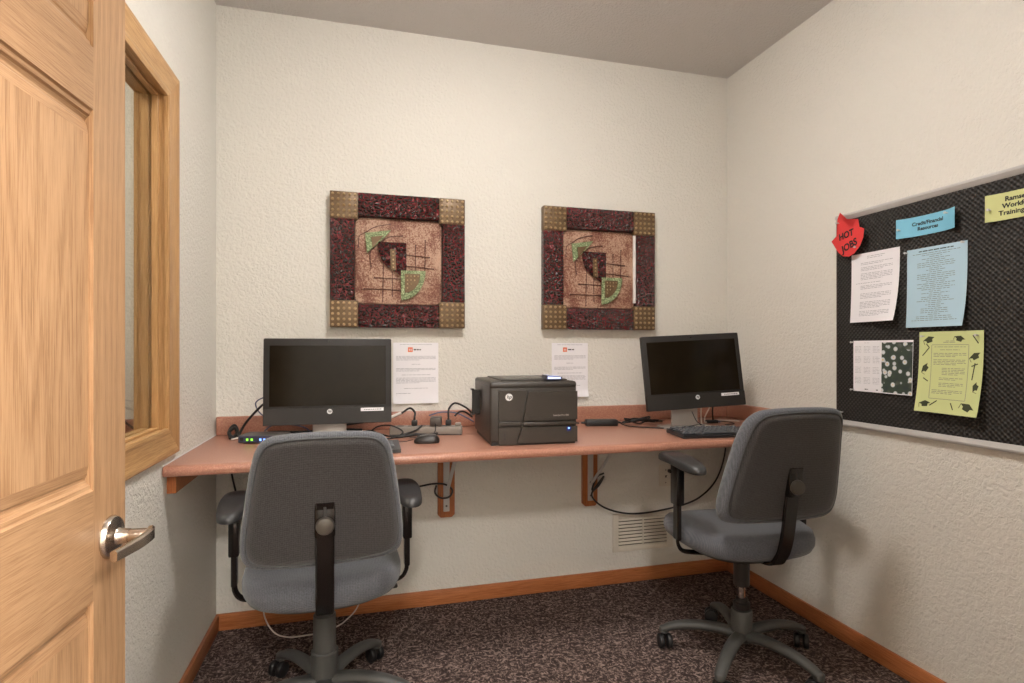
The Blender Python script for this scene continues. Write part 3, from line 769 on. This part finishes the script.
for q in ((-.066, .103, .3, .016), (.030, .105, -.3, .014), (.074, .052, .5, .015), (-.078, .012, 1.0, .015), (-.068, -.098, .1, .015), (.066, -.098, -.4, .018), (.080, -.040, 1.3, .013)): cap(q[0], q[1], q[2], q[3] * 1.22)
b = MB()
def stroke(u0, v0, u1, v1, t=.0016):
    d = math.hypot(u1 - u0, v1 - v0); nx, ny = -(v1 - v0) / d * t, (u1 - u0) / d * t
    b.quad([F(u0 + nx, v0 + ny, .0006), F(u0 - nx, v0 - ny, .0006), F(u1 - nx, v1 - ny, .0006), F(u1 + nx, v1 + ny, .0006)], 'ink_cap')
for q in ((.068, .112, .084, .088), (-.086, .05, -.064, .076), (-.064, .076, -.074, .088), (.076, .03, .070, -.02), (-.052, -.105, -.03, -.088), (.014, -.092, .024, -.112), (.066, .02, .084, .028), (-.08, -.02, -.064, -.03)): stroke(*q)
b.build('printed_strokes', o, False)
# flame-shaped paper
o = thing('paper_flame', 'red flame shaped paper with HOT JOBS on the board corner', 'paper sign', (BX - .020, -.758, 1.508), RZ)
fl = [(-.045, .095), (-.036, .070), (-.012, .045), (.006, .050), (.016, .068), (.022, .040), (.038, .052), (.047, .030), (.062, .015), (.058, -.015), (.045, -.040), (.022, -.062), (-.002, -.072), (-.030, -.066), (-.052, -.048), (-.062, -.022), (-.087, .000), (-.080, -.030), (-.066, .012), (-.052, .022), (-.058, .055), (-.056, .078)]
fl = [p for p in fl if p != (-.066, .012)]
fl = [(-.046, .098), (-.034, .066), (-.014, .046), (-.002, .034), (.008, .056), (.018, .034), (.036, .054), (.042, .024), (.062, .014), (.058, -.018), (.044, -.044), (.020, -.066), (-.004, -.074), (-.032, -.068), (-.054, -.050), (-.068, -.022), (-.088, -.002), (-.064, .000), (-.052, .020), (-.060, .050), (-.058, .076)]
bd = lambda u, w: .006 + .12 * (u + .09)
fl = [(u * 1.08, w * 1.0) for u, w in fl]
b = MB(); b.prism(fl, lambda u, w, d: (u, -bd(u, w) - d, w), 0, .0006, 'red_paper'); b.build('sheet', o, False)
b = MB(); G = lambda u, w: (u, -bd(u, w) - .0022, w)
b.text('HOT', .034, 'ink', G, -.016, -.003, .0012, rot=.12); b.text('JOBS', .036, 'ink', G, .002, -.045, .0012, rot=.28); b.build('lettering', o, False)
# pins
def pin(y, z, lab, d=.006, r=.004):
    o = MB(); o.lathe([(.0008, 0), (.0008, .006), (r * .7, .0062), (r * .55, .009), (r * .5, .013), (r, .0145), (r * .9, .016)], 'pin', 12, (0, 0, 0), (-1, 0, 0))
    q = o.build('push_pin', loc=(BS - d, y, z)); tag(q, lab, 'push pin', 'clear push pins on the black board')
for y, z, lab, d in ((-.966, 1.412, 'clear push pin at the top left of the pale blue flyer', .0035), (-1.146, 1.416, 'clear push pin at the top right of the pale blue flyer', .0035),
                  (-1.022, 1.138, 'clear push pin at the top left of the green flyer', .004), (-1.186, 1.138, 'clear push pin at the top right of the green flyer', .006),
                  (-.708, .862, 'clear push pin alone at the lower left board corner', .001), (-.757, 1.122, 'clear push pin at the top left of the calendar', .004),
                  (-.757, .950, 'clear push pin at the bottom left of the calendar', .004), (-.706, 1.566, 'clear push pin through the top of the red paper flame', .018),
                  (-.786, 1.463, 'clear push pin at the lower right of the red paper flame', .018),
                  (-.950, 1.490, 'clear push pin at the left of the sky blue card', .014), (-1.104, 1.512, 'clear push pin at the right of the sky blue card', .014),
                  (-1.222, 1.492, 'clear push pin at the left of the yellow green card', .010)): pin(y, z, lab, d)

# ------------------------------------------------------------------ all-in-one monitors
def monitor(label, loc, rotz):
    o = thing('desktop_monitor', label, 'monitor', loc, rotz, 'all in one computers on the worktop')
    tilt, = (R(6),)
    W, H = .446, .312
    hs = MB(); hs.box(-W / 2, W / 2, 0, .020, 0, H, 'bezel', .005, 3); hs.box(-W / 2 + .03, W / 2 - .03, .018, .044, .03, H - .03, 'bezel', .012, 3)
    body = hs.build('monitor_body', o); 
    b = MB(); b.box(-W / 2 + .021, W / 2 - .021, -.0012, .0008, .068, H - .026, 'screen', .0004, 1); b.build('screen', body, False)
    b = MB(); b.box(-W / 2 + .001, W / 2 - .001, -.0022, .001, .001, .060, 'chin', .0009, 1); b.build('lower_bezel', body)
    b = MB(); b.box(-.011, .011, -.0018, .0004, H - .016, H - .008, 'bezel', .0006, 1); b.lathe([(.0026, 0), (.0026, .0016)], 'black_gloss', 14, (0, -.0004, H - .012), (0, -1, 0)); b.build('webcam', body)
    b = MB(); b.lathe([(.0092, 0), (.0092, .0012)], 'badge', 28, (.003, -.0022, .046), (0, -1, 0)); lg = b.build('logo_badge', body)
    b = MB(); b.text('hp', .0125, 'ink', lambda u, w: (u, -.0036, w), .003, .0435, .0003, shear=.25); b.build('lettering', lg, False)
    b = MB(); b.box(.112, .194, -.0030, -.0022, .044, .056, 'paper', .0002, 1); st = b.build('asset_sticker', body); st['label'] = 'white sticker on the lower bezel'
    b = MB(); u = .124
    while u < .182:
        L = random.uniform(.003, .008); b.box(u, u + L, -.0034, -.003, .0485, .0515, 'ink_mid'); u += L + .002
    b.build('printed_line', st, False)
    b = MB(); b.box(-.060, .060, .048, .060, -.052, .10, 'silver', .004, 2)
    nk = b.build('stand_neck', o)
    b = MB(); b.prism(rrect(.225, .185, .02), lambda u, w, d: (u, .005 + w, d), -.0615, -.054, 'silver'); b.build('stand_base', o)
    return o, body
mo, body = monitor('black all in one monitor at the left end of the worktop', (.433, -.270, .824), R(0))
body.rotation_euler = (R(-3), 0, 0); body.location = (0, 0, 0)
m2 = dup(mo); m2['label'] = 'black all in one monitor, slightly crooked, near the right wall'
m2.location = (1.9085, -.345, .824); m2.rotation_euler = (0, 0, R(-4.6))
for ch in m2.children:
    if ch.name.startswith('stand'): ch.location.x -= .034
    if ch.name.startswith('monitor_body'):
        ch.location = (0, 0, .025); ch.rotation_euler = (R(-7), R(-2.8), 0)

# ------------------------------------------------------------------ keyboards
def keyboard(label, loc, rotz):
    o = thing('keyboard', label, 'keyboard', loc, rotz, 'black keyboards on the worktop')
    W, D = .402, .145
    b = MB(); b.prism([(-D / 2, .002), (D / 2, .004), (D / 2, .021), (-D / 2, .013)], lambda u, w, d: (d, u, w), -W / 2, W / 2, 'keyboard'); b.build('keyboard_case', o, False)
    sl = .008 / D
    def mk(wk):
        k = MB(); t = bmesh.new(); bmesh.ops.create_cube(t, size=1)
        for v_ in t.verts:
            s = .80 if v_.co.z > 0 else 1.0
            v_.co = (v_.co.x * wk * s, v_.co.y * .0165 * s, v_.co.z * .006)
        bmesh.ops.bevel(t, geom=list(t.edges), offset=.0012, segments=1, affect='EDGES'); k._merge(t, 'key'); return k
    proto = {}
    def key(x, y, wk):
        z = .013 + sl * (y + D / 2) + .0042
        if wk in proto: q = proto[wk].copy(); COL.objects.link(q); q.parent = o
        else: q = mk(wk).build('key', o); proto[wk] = q
        q.location = (x, y, z); q.rotation_euler = (math.atan(sl), 0, 0)
    p = .0192
    x0 = -W / 2 + .010
    for i in range(13): key(x0 + .008 + i * p * 1.13, .058, .0165)
    for r_, n in ((0, 14), (1, 14), (2, 13), (3, 12)):
        off = (0, .004, .008, .012)[r_]
        for i in range(n): key(x0 + .008 + off + i * p * (.98 if n == 14 else 1.0), .032 - r_ * p, .0165)
    for i, (cx_, wk) in enumerate(((.011, .024), (.037, .024), (.063, .024), (.133, .108), (.203, .024), (.229, .024), (.254, .024))): key(x0 + cx_, .032 - 4 * p, wk)
    for r_ in range(5):
        for i in range(3 if r_ < 4 else 2): key(W / 2 - .066 + i * p, .032 - r_ * p, .0165)
    key(-W / 2 + .302, .032 - 3 * p, .0165)
    for i in range(3): key(-W / 2 + .302 + (i - 1) * .0 + (i - 1) * p * .98, .032 - 4 * p, .0165)
    return o
kb = keyboard('black keyboard mostly hidden behind the left chair', (.470, -.502, DZ), 0)
k2 = dup(kb); k2['label'] = 'black keyboard in front of the right monitor'; k2.location = (1.910, -.512, DZ); k2.rotation_euler = (0, 0, R(-6))

# ------------------------------------------------------------------ mouse
o = thing('computer_mouse', 'black computer mouse lying on the worktop left of the printer', 'mouse', (.773, -.395, DZ), R(82))
prof = chaikin([(-.026, -.046), (.026, -.046), (.031, -.01), (.028, .046), (-.028, .046), (-.031, -.01)], 2)
b = MB(); b.pad(prof, [(0.002, .001), (0, .005), (.001, .014), (.006, .022), (.014, .029)], lambda u, w, d: (u, w, d * (1.0 - max(0, w) * 6) if d > .005 else d), 'chair_black'); b.build('mouse_shell', o, angle=60)
b = MB(); b.cyl((-.003, .028, .021), (.003, .028, .021), .006, 'black', n=16); b.build('scroll_wheel', o)

# ------------------------------------------------------------------ printer
ang = math.atan2(-.0145, .312)
pr = thing('laser_printer', 'dark grey laser printer in the middle of the worktop', 'printer', (.974, -.532, DZ + .0005), ang)
PW, PD, PH = .315, .355, .225
b = MB()
b.box(0, PW, .006, PD, .010, PH - .016, 'printer', .010, 3)
b.box(.006, PW - .006, .01, PD - .02, 0, .012, 'black')
b.box(.0, PW, .004, PD, PH - .030, PH - .004, 'printer', .010, 3)
b.build('printer_body', pr)
b = MB(); b.prism([(.06, PH - .0045), (PW - .075, PH - .0045), (PW - .09, PH - .0035), (.075, PH - .0035)], lambda u, w, d: (u, d, w), .09, .30, 'printer_black')
b.box(.05, PW - .02, .055, PD - .01, PH - .005, PH + .001, 'printer', .002, 1); b.box(.075, PW - .08, .10, PD - .05, PH - .001, PH + .0015, 'printer_black', .001, 1); b.build('output_tray', pr)
b = MB(); b.prism([(.030, .086), (.112, .086), (.128, .190), (.030, .190)], lambda u, w, d: (u, d, w), -.001, .008, 'printer_front'); b.build('front_cover', pr, False)
b = MB(); b.prism([(.117, .086), (PW - .002, .086), (PW - .002, .186), (.142, .186), (.134, .184)], lambda u, w, d: (u, d, w), -.006, .008, 'printer_front')
for i in range(11): b.box(.140 + .001 * 0, PW - .006, -.0066, -.0058, .094 + i * .0078, .0946 + i * .0078, 'printer')
dr = b.build('tray_door', pr, False)
b = MB(); b.text('LaserJet Pro 400', .0085, 'silver', lambda u, w: (u, -.0071, w), .252, .100, .0002); b.build('lettering', dr, False)
b = MB(); b.box(.118, PW - .004, -.004, .006, .066, .080, 'printer_front', .003, 2); b.box(.030, .112, -.002, .006, .068, .082, 'printer_front', .002, 1); b.build('handle_recess', pr)
b = MB(); b.prism([(.094, .008), (PW - .002, .008), (PW - .002, .062), (.113, .062)], lambda u, w, d: (u, d, w), -.006, .008, 'printer_front'); b.build('paper_drawer', pr, False)
b = MB(); b.prism([(.030, .003), (.092, .003), (.107, .064), (.030, .064)], lambda u, w, d: (u, d, w), -.002, .008, 'printer_front'); c = b.build('usb_cover', pr, False)
b = MB(); b.box(.048, .053, -.0026, -.0018, .034, .043, 'black'); b.box(.048, .053, -.0026, -.0018, .020, .029, 'black'); b.build('usb_port', c, False)
b = MB(); b.lathe([(.0125, 0), (.0125, .0018)], 'badge', 32, (.066, -.001, .168), (0, -1, 0)); c = b.build('logo_badge', pr)
b = MB(); b.text('hp', .0175, 'ink', lambda u, w: (u, -.0032, w), .066, .1635, .0003, shear=.25); b.build('lettering', c, False)
b = MB(); b.lathe([(.0095, 0), (.0095, .0008)], 'deep_blue', 24, (PW - .034, -.006, .054), (0, -1, 0)); c = b.build('status_sticker', pr); c['label'] = 'dark blue round sticker'
b = MB(); b.lathe([(.0035, 0), (.003, .001)], 'led_blue', 12, (PW - .034, -.0068, .056), (0, -1, 0)); b.build('power_light', c)
b = MB(); cpz = PH + .001
b.prism([(.205, cpz), (.262, cpz), (.262, cpz + .010), (.205, cpz + .016)], lambda u, w, d: (u, d, w), .012, .075, 'switch_face'); c = b.build('control_panel', pr, False)
b = MB(); b.prism([(.209, cpz + .003), (.257, cpz + .003), (.257, cpz + .009), (.209, cpz + .0115)], lambda u, w, d: (u, d, w), .0108, .0122, 'lcd'); b.quad([(.209, .022, cpz + .0162), (.258, .022, cpz + .0112), (.258, .066, cpz + .0112), (.209, .066, cpz + .0162)], 'lcd'); b.build('display', c, False)
b = MB(); b.box(-.030, .002, .22, .232, .085, .180, 'printer_black', .003, 1); b.box(-.034, -.022, .215, .245, .178, .184, 'printer_black', .001, 1); b.box(-.034, -.022, .215, .245, .083, .088, 'printer_black', .001, 1); b.build('rear_cover', pr)

# ------------------------------------------------------------------ power strip and its plugs, switch, brick
sang = math.atan2(-.051, .272)
o = thing('power_strip', 'grey power strip on the worktop between left monitor and printer', 'power strip', (.655, -.178, DZ), sang)
b = MB(); b.box(0, .280, -.024, .024, .002, .034, 'strip', .005, 2); b.box(.002, .278, -.023, .023, 0, .006, 'black', .001, 1); b.build('strip_housing', o)
b = MB(); b.box(.252, .276, -.012, .012, .034, .046, 'strip', .003, 1); b.build('switch', o)
for i in range(5):
    b = MB(); x = .04 + i * .042; b.box(x - .013, x + .013, -.014, .014, .0338, .0352, 'adapter', .0006, 1); b.build('socket', o)
def sloc(x, y, z): c, s = math.cos(sang), math.sin(sang); return (.655 + x * c - y * s, -.178 + x * s + y * c, DZ + z)
o = thing('power_adapter', 'dark square power adapter plugged into the grey strip', 'power adapter', sloc(.178, 0, .0355), sang)
b = MB(); b.box(-.022, .022, -.03, .022, -.016 + .016, .034, 'adapter', .004, 2); b.build('adapter_case', o)
b = MB(); b.cyl((.0, -.031, .008), (0, -.044, .004), .003, 'black', n=10); b.build('strain_relief', o)
def plug(x, lab, m='black'):
    p = thing('power_plug', lab, 'plug', sloc(x, 0, .0355), sang, 'plugs in the grey power strip')
    b = MB(); b.box(-.011, .011, -.012, .012, 0, .022, m, .004, 2); b.build('plug_body', p)
    b = MB(); b.cyl((0, 0, .021), (0, 0, .033), .005, m, r1=.003, n=12); b.build('strain_relief', p)
plug(.094, 'black plug in the power strip left of the square adapter'); plug(.226, 'black plug in the power strip beside its switch')

o = thing('network_switch', 'small dark network switch with green lights by the left monitor', 'network switch', (.126, -.249, DZ), R(-14))
b = MB(); b.box(0, .150, 0, .095, .003, .030, 'switch', .003, 2); b.build('switch_case', o)
b = MB(); b.box(.004, .146, -.001, .002, .006, .027, 'switch_face', .0005, 1); b.build('front_panel', o)
for i, (x, m) in enumerate(((.030, 'led_green'), (.046, 'led_green'), (.076, 'led_blue'), (.090, 'led_blue'))):
    b = MB(); b.box(x, x + .007, -.0018, -.0011, .011, .019, m); b.build('status_light', o, False)
b = MB(); b.box(.008, .020, -.0016, -.0011, .010, .022, 'black'); b.build('port', o, False)

o = thing('power_brick', 'black power brick on the worktop right of the printer', 'power brick', (1.558, -.148, DZ + .0005), R(-12))
b = MB(); b.box(-.070, .070, -.024, .024, 0, .027, 'black', .005, 2); b.build('brick_case', o)
b = MB(); b.cyl((-.069, 0, .014), (-.088, 0, .012), .006, 'black', r1=.0035, n=12); b.cyl((.069, 0, .014), (.088, 0, .012), .006, 'black', r1=.0035, n=12); b.build('strain_relief', o)
o = thing('cable_junction', 'small black cable connector behind the right keyboard', 'connector', (2.075, -.20, DZ + .0005), R(-8))
b = MB(); b.box(-.026, .026, -.013, .013, 0, .014, 'black', .003, 2); b.build('connector_body', o)
b = MB(); b.box(.026, .040, -.006, .006, .002, .010, 'bluecord', .001, 1); b.build('plug', o)

# ------------------------------------------------------------------ cables
def cable(pts, r, m, lab, name='cable', sub=8, ties=()):
    b = MB(); b.tube(pts, r, m, 8, sub); o = b.build(name, angle=80); tag(o, lab, 'cable'); return o
Z0 = DZ + .004
cable([(.246, -.215, .915), (.20, -.14, .895), (.165, -.10, .866), (.125, -.09, .82), (.105, -.09, .785), (.10, -.11, Z0)], .0045, 'black', 'thick black cable looping from the left monitor down to its left')
cable([(.25, -.20, .903), (.20, -.12, .915), (.158, -.09, .893), (.168, -.09, .858), (.20, -.12, .838), (.26, -.18, .824)], .0026, 'bluecord', 'thin grey blue cord curling beside the left monitor')
cable([(.080, -.14, Z0), (.068, -.10, .79), (.080, -.075, .806), (.095, -.10, .785), (.088, -.14, .770), (.070, -.12, .785), (.085, -.09, .798), (.105, -.13, .772), (.118, -.16, Z0)], .006, 'black', 'black cable bundle coiled in the left corner of the worktop')
cable([(.088, -.165, Z0), (.11, -.16, .770), (.15, -.155, .776), (.20, -.10, .782)], .003, 'white_cord', 'short white cord behind the network switch')
cable([(.14, -.12, .772), (.22, -.10, .778), (.32, -.09, .774), (.45, -.09, .778), (.55, -.10, .775)], .005, 'black', 'black cable lying along the backsplash behind the left monitor')
cable([(.20, -.16, .793), (.222, -.19, .812), (.245, -.20, .822), (.30, -.19, .816), (.34, -.16, .80), (.36, -.12, .775)], .003, 'bluecord', 'grey blue cord rising behind the network switch')
cable([(.47, -.14, .80), (.56, -.14, .812), (.64, -.14, .818), (.70, -.12, .838), (.735, -.12, .858), (.752, -.16, .845), tuple(sloc(.094, 0, .066))], .0042, 'black', 'black cord arching from the left monitor into the strip')
cable([(.635, -.145, .816), (.67, -.13, .829), (.70, -.12, .840)], .0062, 'white_cord', 'white wrapped section of the cord beside the left monitor')
cable([(.54, -.20, .775), (.58, -.20, .785), (.62, -.22, .772), (.67, -.25, Z0), (.72, -.25, .778), (.75, -.23, .785), (.775, -.22, .80)], .0034, 'black', 'black cable snaking in front of the power strip')
cable([(.50, -.24, Z0), (.57, -.23, .782), (.61, -.20, .800), (.66, -.21, .802), (.70, -.235, .780), (.66, -.28, Z0), (.58, -.30, Z0)], .003, 'black', 'thin black cord looping over the left end of the strip')
cable([(.655, -.265, Z0), (.70, -.275, .770), (.75, -.262, .772), (.80, -.262, .768), (.83, -.255, .772)], .0055, 'black', 'dark bundled cord lying before the power strip')
cable([(.725, -.40, .776), (.69, -.385, .768), (.63, -.35, Z0), (.60, -.30, Z0)], .0017, 'black', 'thin mouse cord running left over the worktop')
a0 = Vector(sloc(.178, -.046, .038))
cable([tuple(a0), (a0.x - .004, a0.y - .02, .785), (a0.x - .03, a0.y - .045, Z0), (a0.x - .10, a0.y - .03, Z0)], .0017, 'black', 'thin cord dropping from the square adapter')
p0 = Vector(sloc(.226, 0, .068))
cable([tuple(p0), (p0.x + .003, p0.y + .005, .862), (p0.x + .03, p0.y + .02, .882), (p0.x + .075, p0.y + .03, .862), (.985, -.16, .832)], .004, 'black', 'upper black cord arching from the strip to the printer')
cable([(.905, -.205, .832), (.925, -.19, .845), (.95, -.17, .843), (.985, -.155, .820)], .004, 'black', 'lower black cord arching from the strip to the printer')
cable([(.81, -.15, .83), (.86, -.12, .838), (.92, -.13, .835), (.965, -.15, .815), (.99, -.16, .80)], .003, 'bluecord', 'grey cord running behind the power strip')
cable([(1.33, -.12, Z0), (1.40, -.12, .772), (1.462, -.13, .774)], .0035, 'black', 'black cord from the printer to the power brick')
b = MB()
rnd = random.Random(3)
pts = [(1.64, -.172, .772)]
for i in range(16): pts.append((1.70 + .075 * math.sin(i * 2.1) + .004 * i, -.165 + .022 * math.cos(i * 1.7), .770 + .012 * (1 + math.sin(i * 2.9))))
pts.append((1.86, -.14, .77))
cable(pts, .0036, 'black', 'tangled black cable bundle left of the right monitor stand', sub=6)
cable([(1.64, -.180, .770), (1.66, -.23, .7665), (1.74, -.30, .7665), (1.80, -.335, .767), (1.84, -.33, .770)], .0028, 'black', 'black cord curving over the worktop toward the right monitor')
cable([(1.88, -.345, .835), (1.885, -.37, .80), (1.90, -.385, .785), (1.93, -.36, .778), (1.88, -.385, .786), (1.83, -.40, .782), (1.79, -.43, .788)], .0018, 'black', 'thin cord hanging in front of the right monitor stand')
cable([(1.995, -.24, .86), (2.00, -.23, .81), (1.995, -.24, .775), (1.98, -.27, .768)], .0028, 'white_cord', 'white cord hanging beneath the right monitor')
cable([(2.035, -.26, .86), (2.015, -.24, .80), (2.02, -.23, .770), (2.08, -.17, .768), (2.15, -.16, .768), (2.22, -.20, .7665)], .0028, 'white_cord', 'white cord slanting below the right monitor onto the worktop')
cable([(2.055, -.24, .86), (2.065, -.22, .82), (2.078, -.205, .778)], .0036, 'black', 'black cord dropping from the right monitor to its connector')
cable([(2.115, -.205, .770), (2.15, -.23, .767), (2.14, -.27, .7665), (2.08, -.29, .7665)], .002, 'black', 'thin black cord beyond the small connector')
# under the worktop
cable([(.35, -.09, .60), (.55, -.07, .535), (.70, -.05, .515), (.775, -.045, .521), (.841, -.045, .529), (.89, -.05, .524), (.918, -.055, .500), (.905, -.06, .474), (.870, -.055, .470), (.846, -.05, .492), (.852, -.045, .522)], .004, 'black', 'black cable tied in a ring at the left bracket')
cable([(1.615, -.05, .530), (1.585, -.045, .515), (1.565, -.04, .470), (1.567, -.04, .455), (1.600, -.05, .500), (1.612, -.055, .516), (1.590, -.05, .475), (1.560, -.045, .445), (1.565, -.05, .415), (1.62, -.05, .372), (1.72, -.045, .338), (1.84, -.04, .330), (2.00, -.045, .350), (2.11, -.05, .385), (2.20, -.05, .46), (2.25, -.05, .58), (2.255, -.06, .728)], .0042, 'black', 'long black cable sagging under the worktop from the right bracket')
cable([(.055, -.06, .728), (.066, -.055, .62), (.088, -.06, .52), (.11, -.065, .42), (.13, -.07, .34)], .0036, 'black', 'black cord hanging under the left end of the worktop')
cable([(.20, -.05, .35), (.190, -.075, .20), (.185, -.09, .09), (.222, -.12, .026), (.275, -.135, .004), (.34, -.14, .004), (.41, -.125, .004), (.485, -.10, .022), (.545, -.06, .09), (.56, -.03, .30), (.55, -.02, .728)], .0026, 'white_cord', 'white cord looping down to the carpet behind the left chair')
cable([(1.957, -.012, .486), (1.985, -.03, .474), (2.03, -.05, .468), (2.10, -.05, .49)], .0022, 'white_cord', 'thin pale phone cord leaving the outlet jack')

# ------------------------------------------------------------------ office chairs
def office_chair(label, loc, rotz, dz, covered, leg0, pz):
    o = thing('office_chair', label, 'chair', loc, rotz, 'grey swivel office chairs at the worktop')
    # seat
    so = chaikin([(-.12, -.188), (.12, -.188), (.215, -.12), (.236, .04), (.215, .20), (.11, .225), (-.11, .225), (-.215, .20), (-.236, .04), (-.215, -.12)], 3)
    def fs(u, w, d):
        z = .408 + dz + d * 1.14
        z -= .9 * max(0, w - .12) ** 2 * 2.0
        z += .10 * (abs(u) ** 2) * 1.5 - .003
        return (u, w, z)
    b = MB(); b.pad(so, [(.03, 0), (.010, .006), (.001, .022), (0, .038), (.006, .056), (.020, .066), (.05, .071)], fs, 'fabric', rings=(0, .3, .55, .8)); st = b.build('seat', o, angle=60)
    b = MB(); b.pad(so, [(.07, -.016), (.045, -.010), (.034, .002)], fs, 'chair_black'); b.build('seat_pan', st, angle=50)
    b = MB(); b.box(-.038, .038, -.05, .10, .352 + dz, .392 + dz, 'chair_black', .008, 2); b.build('tilt_mechanism', o)
    b = MB(); b.tube([(.06, .03, .370 + dz), (.14, .035, .366 + dz), (.20, .04, .362 + dz)], .005, 'chair_black'); b.box(.19, .225, .03, .05, .356 + dz, .368 + dz, 'chair_black', .003, 1); b.build('height_lever', o)
    # backrest
    bo = chaikin([(-.09, .186), (.09, .186), (.160, .170), (.185, .08), (.206, -.06), (.216, -.14), (.199, -.188), (.10, -.192), (-.10, -.192), (-.199, -.188), (-.216, -.14), (-.206, -.06), (-.185, .08), (-.160, .170)], 3)
    tl = math.tan(R(13))
    def fb(u, w, d):
        y = -.243 - tl * (w + .06) - .9 * max(0, w - .05) ** 2 + .5 * u * u + d
        return (u, y, .735 + dz + w)
    b = MB(); b.pad(bo, [(.024, .0), (.012, .0), (.004, .006), (0, .020), (.002, .036), (.010, .052), (.026, .062), (.06, .067)], fb, 'fabric', rings=(0, .25, .5, .75)); bk = b.build('backrest', o, angle=60)
    sc = lambda k: [(u * (1 - k / .2), w * (1 - k / .2)) for u, w in bo]
    b = MB(); b.pad(sc(.016), [(.05, -.015), (.022, -.0135), (.008, -.009), (.001, .001)], fb, 'fabric_shaded', rings=(0, .25, .5, .75)); b.build('rear_panel', bk, angle=60)
    ring = [Vector(fb(u, w, -.002)) for u, w in sc(.0150)]; ring.append(ring[0])
    b = MB(); b.sweep(ring, circ(.0020, 6), 'piping'); b.build('piping', bk, angle=90)
    # back bar
    path = spline([(0, -.268, .732 + dz), (0, -.252, .66 + dz), (0, -.236, .54 + dz), (0, -.220, .47 + dz), (0, -.200, .430 + dz), (0, -.165, .400 + dz), (0, -.04, .385 + dz)], 5)
    b = MB(); b.sweep(path, rect(.048, .014, .004), 'bar', up=(0, -1, .0001)); bar = b.build('back_bar', o)
    b = MB(); b.box(-.026, .026, -.271, -.236, .640 + dz, .737 + dz, 'bar', .005, 2); b.box(-.004, .004, -.273, -.269, .680 + dz, .722 + dz, 'black', .001, 1); b.build('bracket_cover', bar)
    b = MB(); b.cyl((0, -.270, .672 + dz), (0, -.284, .672 + dz), .024, 'knob', r1=.022, n=28, bev=.003); b.build('adjustment_knob', bar)
    # arms
    for s in (-1, 1):
        b = MB(); b.box(s * .250 - .014, s * .250 + .014, -.022, .026, .525 + pz, .668 + pz, 'bar', .004, 2)
        b.box(s * .250 - .008, s * .250 + .008, -.015, .018, .44 + dz, .58 + dz, 'bar', .003, 1)
        pth = spline([(s * .250, .001, .45 + dz), (s * .248, .001, .425 + dz), (s * .232, .001, .402 + dz), (s * .19, .001, .392 + dz), (s * .07, .001, .378 + dz)], 4)
        b.sweep(pth, rect(.018, .008, .003), 'bar')
        ar = b.build('armrest', o)
        b = MB()
        po = chaikin([(-.026, -.135), (.026, -.135), (.040, -.05), (.040, .06), (.024, .125), (-.024, .125), (-.040, .06), (-.040, -.05)], 2)
        b.pad(po, [(.008, 0), (.001, .004), (0, .013), (.004, .023), (.014, .028)], lambda u, w, d: (s * .248 + u, w - .016, .668 + pz + d - .7 * max(0, w - .03) ** 2 - .10 * (-w if w < 0 else 0)), 'arm_pad'); b.build('arm_pad', ar, angle=60)
        b = MB(); b.box(s * .262 - .006, s * .262 + .010, .024, .040, .628 + pz, .640 + pz, 'bar', .003, 1); b.build('height_button', ar)
    # column
    if covered:
        b = MB(); b.lathe([(.026, 0), (.028, .004), (.030, .10), (.030, .1001)], 'chair_grey', 32, (0, 0, .255)); 
        b.lathe([(.034, 0), (.034, .004), (.033, .11), (.031, .112)], 'chair_grey', 32, (0, 0, .175))
        b.lathe([(.040, 0), (.040, .07), (.037, .073)], 'chair_grey', 32, (0, 0, .105)); b.build('column_cover', o)
    else:
        b = MB(); b.lathe([(.027, 0), (.027, .095)], 'chair_black', 28, (0, 0, .262)); b.build('column_cover', o)
        b = MB(); b.lathe([(.0125, 0), (.0125, .09)], 'chrome', 24, (0, 0, .19)); b.build('gas_lift', o)
        b = MB(); b.lathe([(.028, 0), (.029, .018), (.022, .022), (.021, .034), (.016, .036)], 'chair_black', 24, (0, 0, .182)); b.build('column_collar', o)
    b = MB(); b.lathe([(.030, 0), (.036, .006), (.036, .105), (.033, .110)], 'chair_grey', 32, (0, 0, .066)); b.build('base_hub', o)
    for k in range(5):
        a = R(leg0 + 72 * k); c, s = math.cos(a), math.sin(a)
        P = lambda r, z: (c * r, s * r, z)
        pth = spline([P(.025, .088), P(.09, .098), P(.17, .095), P(.235, .080), P(.268, .064)], 5); n = len(pth)
        b = MB(); b.sweep(pth, rect(.046, .030, .010), 'chair_grey', up=(0, 0, 1), scales=[1.05 - .30 * i / n for i in range(n)])
        b.lathe([(.012, -.010), (.017, -.006), (.017, .010), (.010, .016)], 'chair_grey', 16, P(.266, .060)); lg = b.build('base_leg', o, angle=50)
        off = .012; ca = a + R(70 + 40 * k); dx, dy = math.cos(ca), math.sin(ca); cx_, cy_ = c * .266 + dx * off, s * .266 + dy * off
        ax = Vector((-dy, dx, 0))
        b = MB()
        for sg in (-1, 1):
            p = Vector((cx_, cy_, .0262)) + ax * sg * .006; b.cyl(p, p + ax * sg * .018, .0255, 'black', n=24, bev=.004)
        b.cyl((c * .266, s * .266, .03), (c * .266, s * .266, .056), .006, 'chair_black', n=12)
        ca_ = b.build('caster', lg, angle=50)
    return o
office_chair('grey fabric swivel chair at the left, facing the left monitor', (.439, -.600, 0), R(3.7), -.035, True, 53 - 3.7, -.030)
office_chair('grey fabric swivel chair at the right, chrome lift showing', (1.850, -.700, 0), R(-2), 0.0, False, 77, .036)
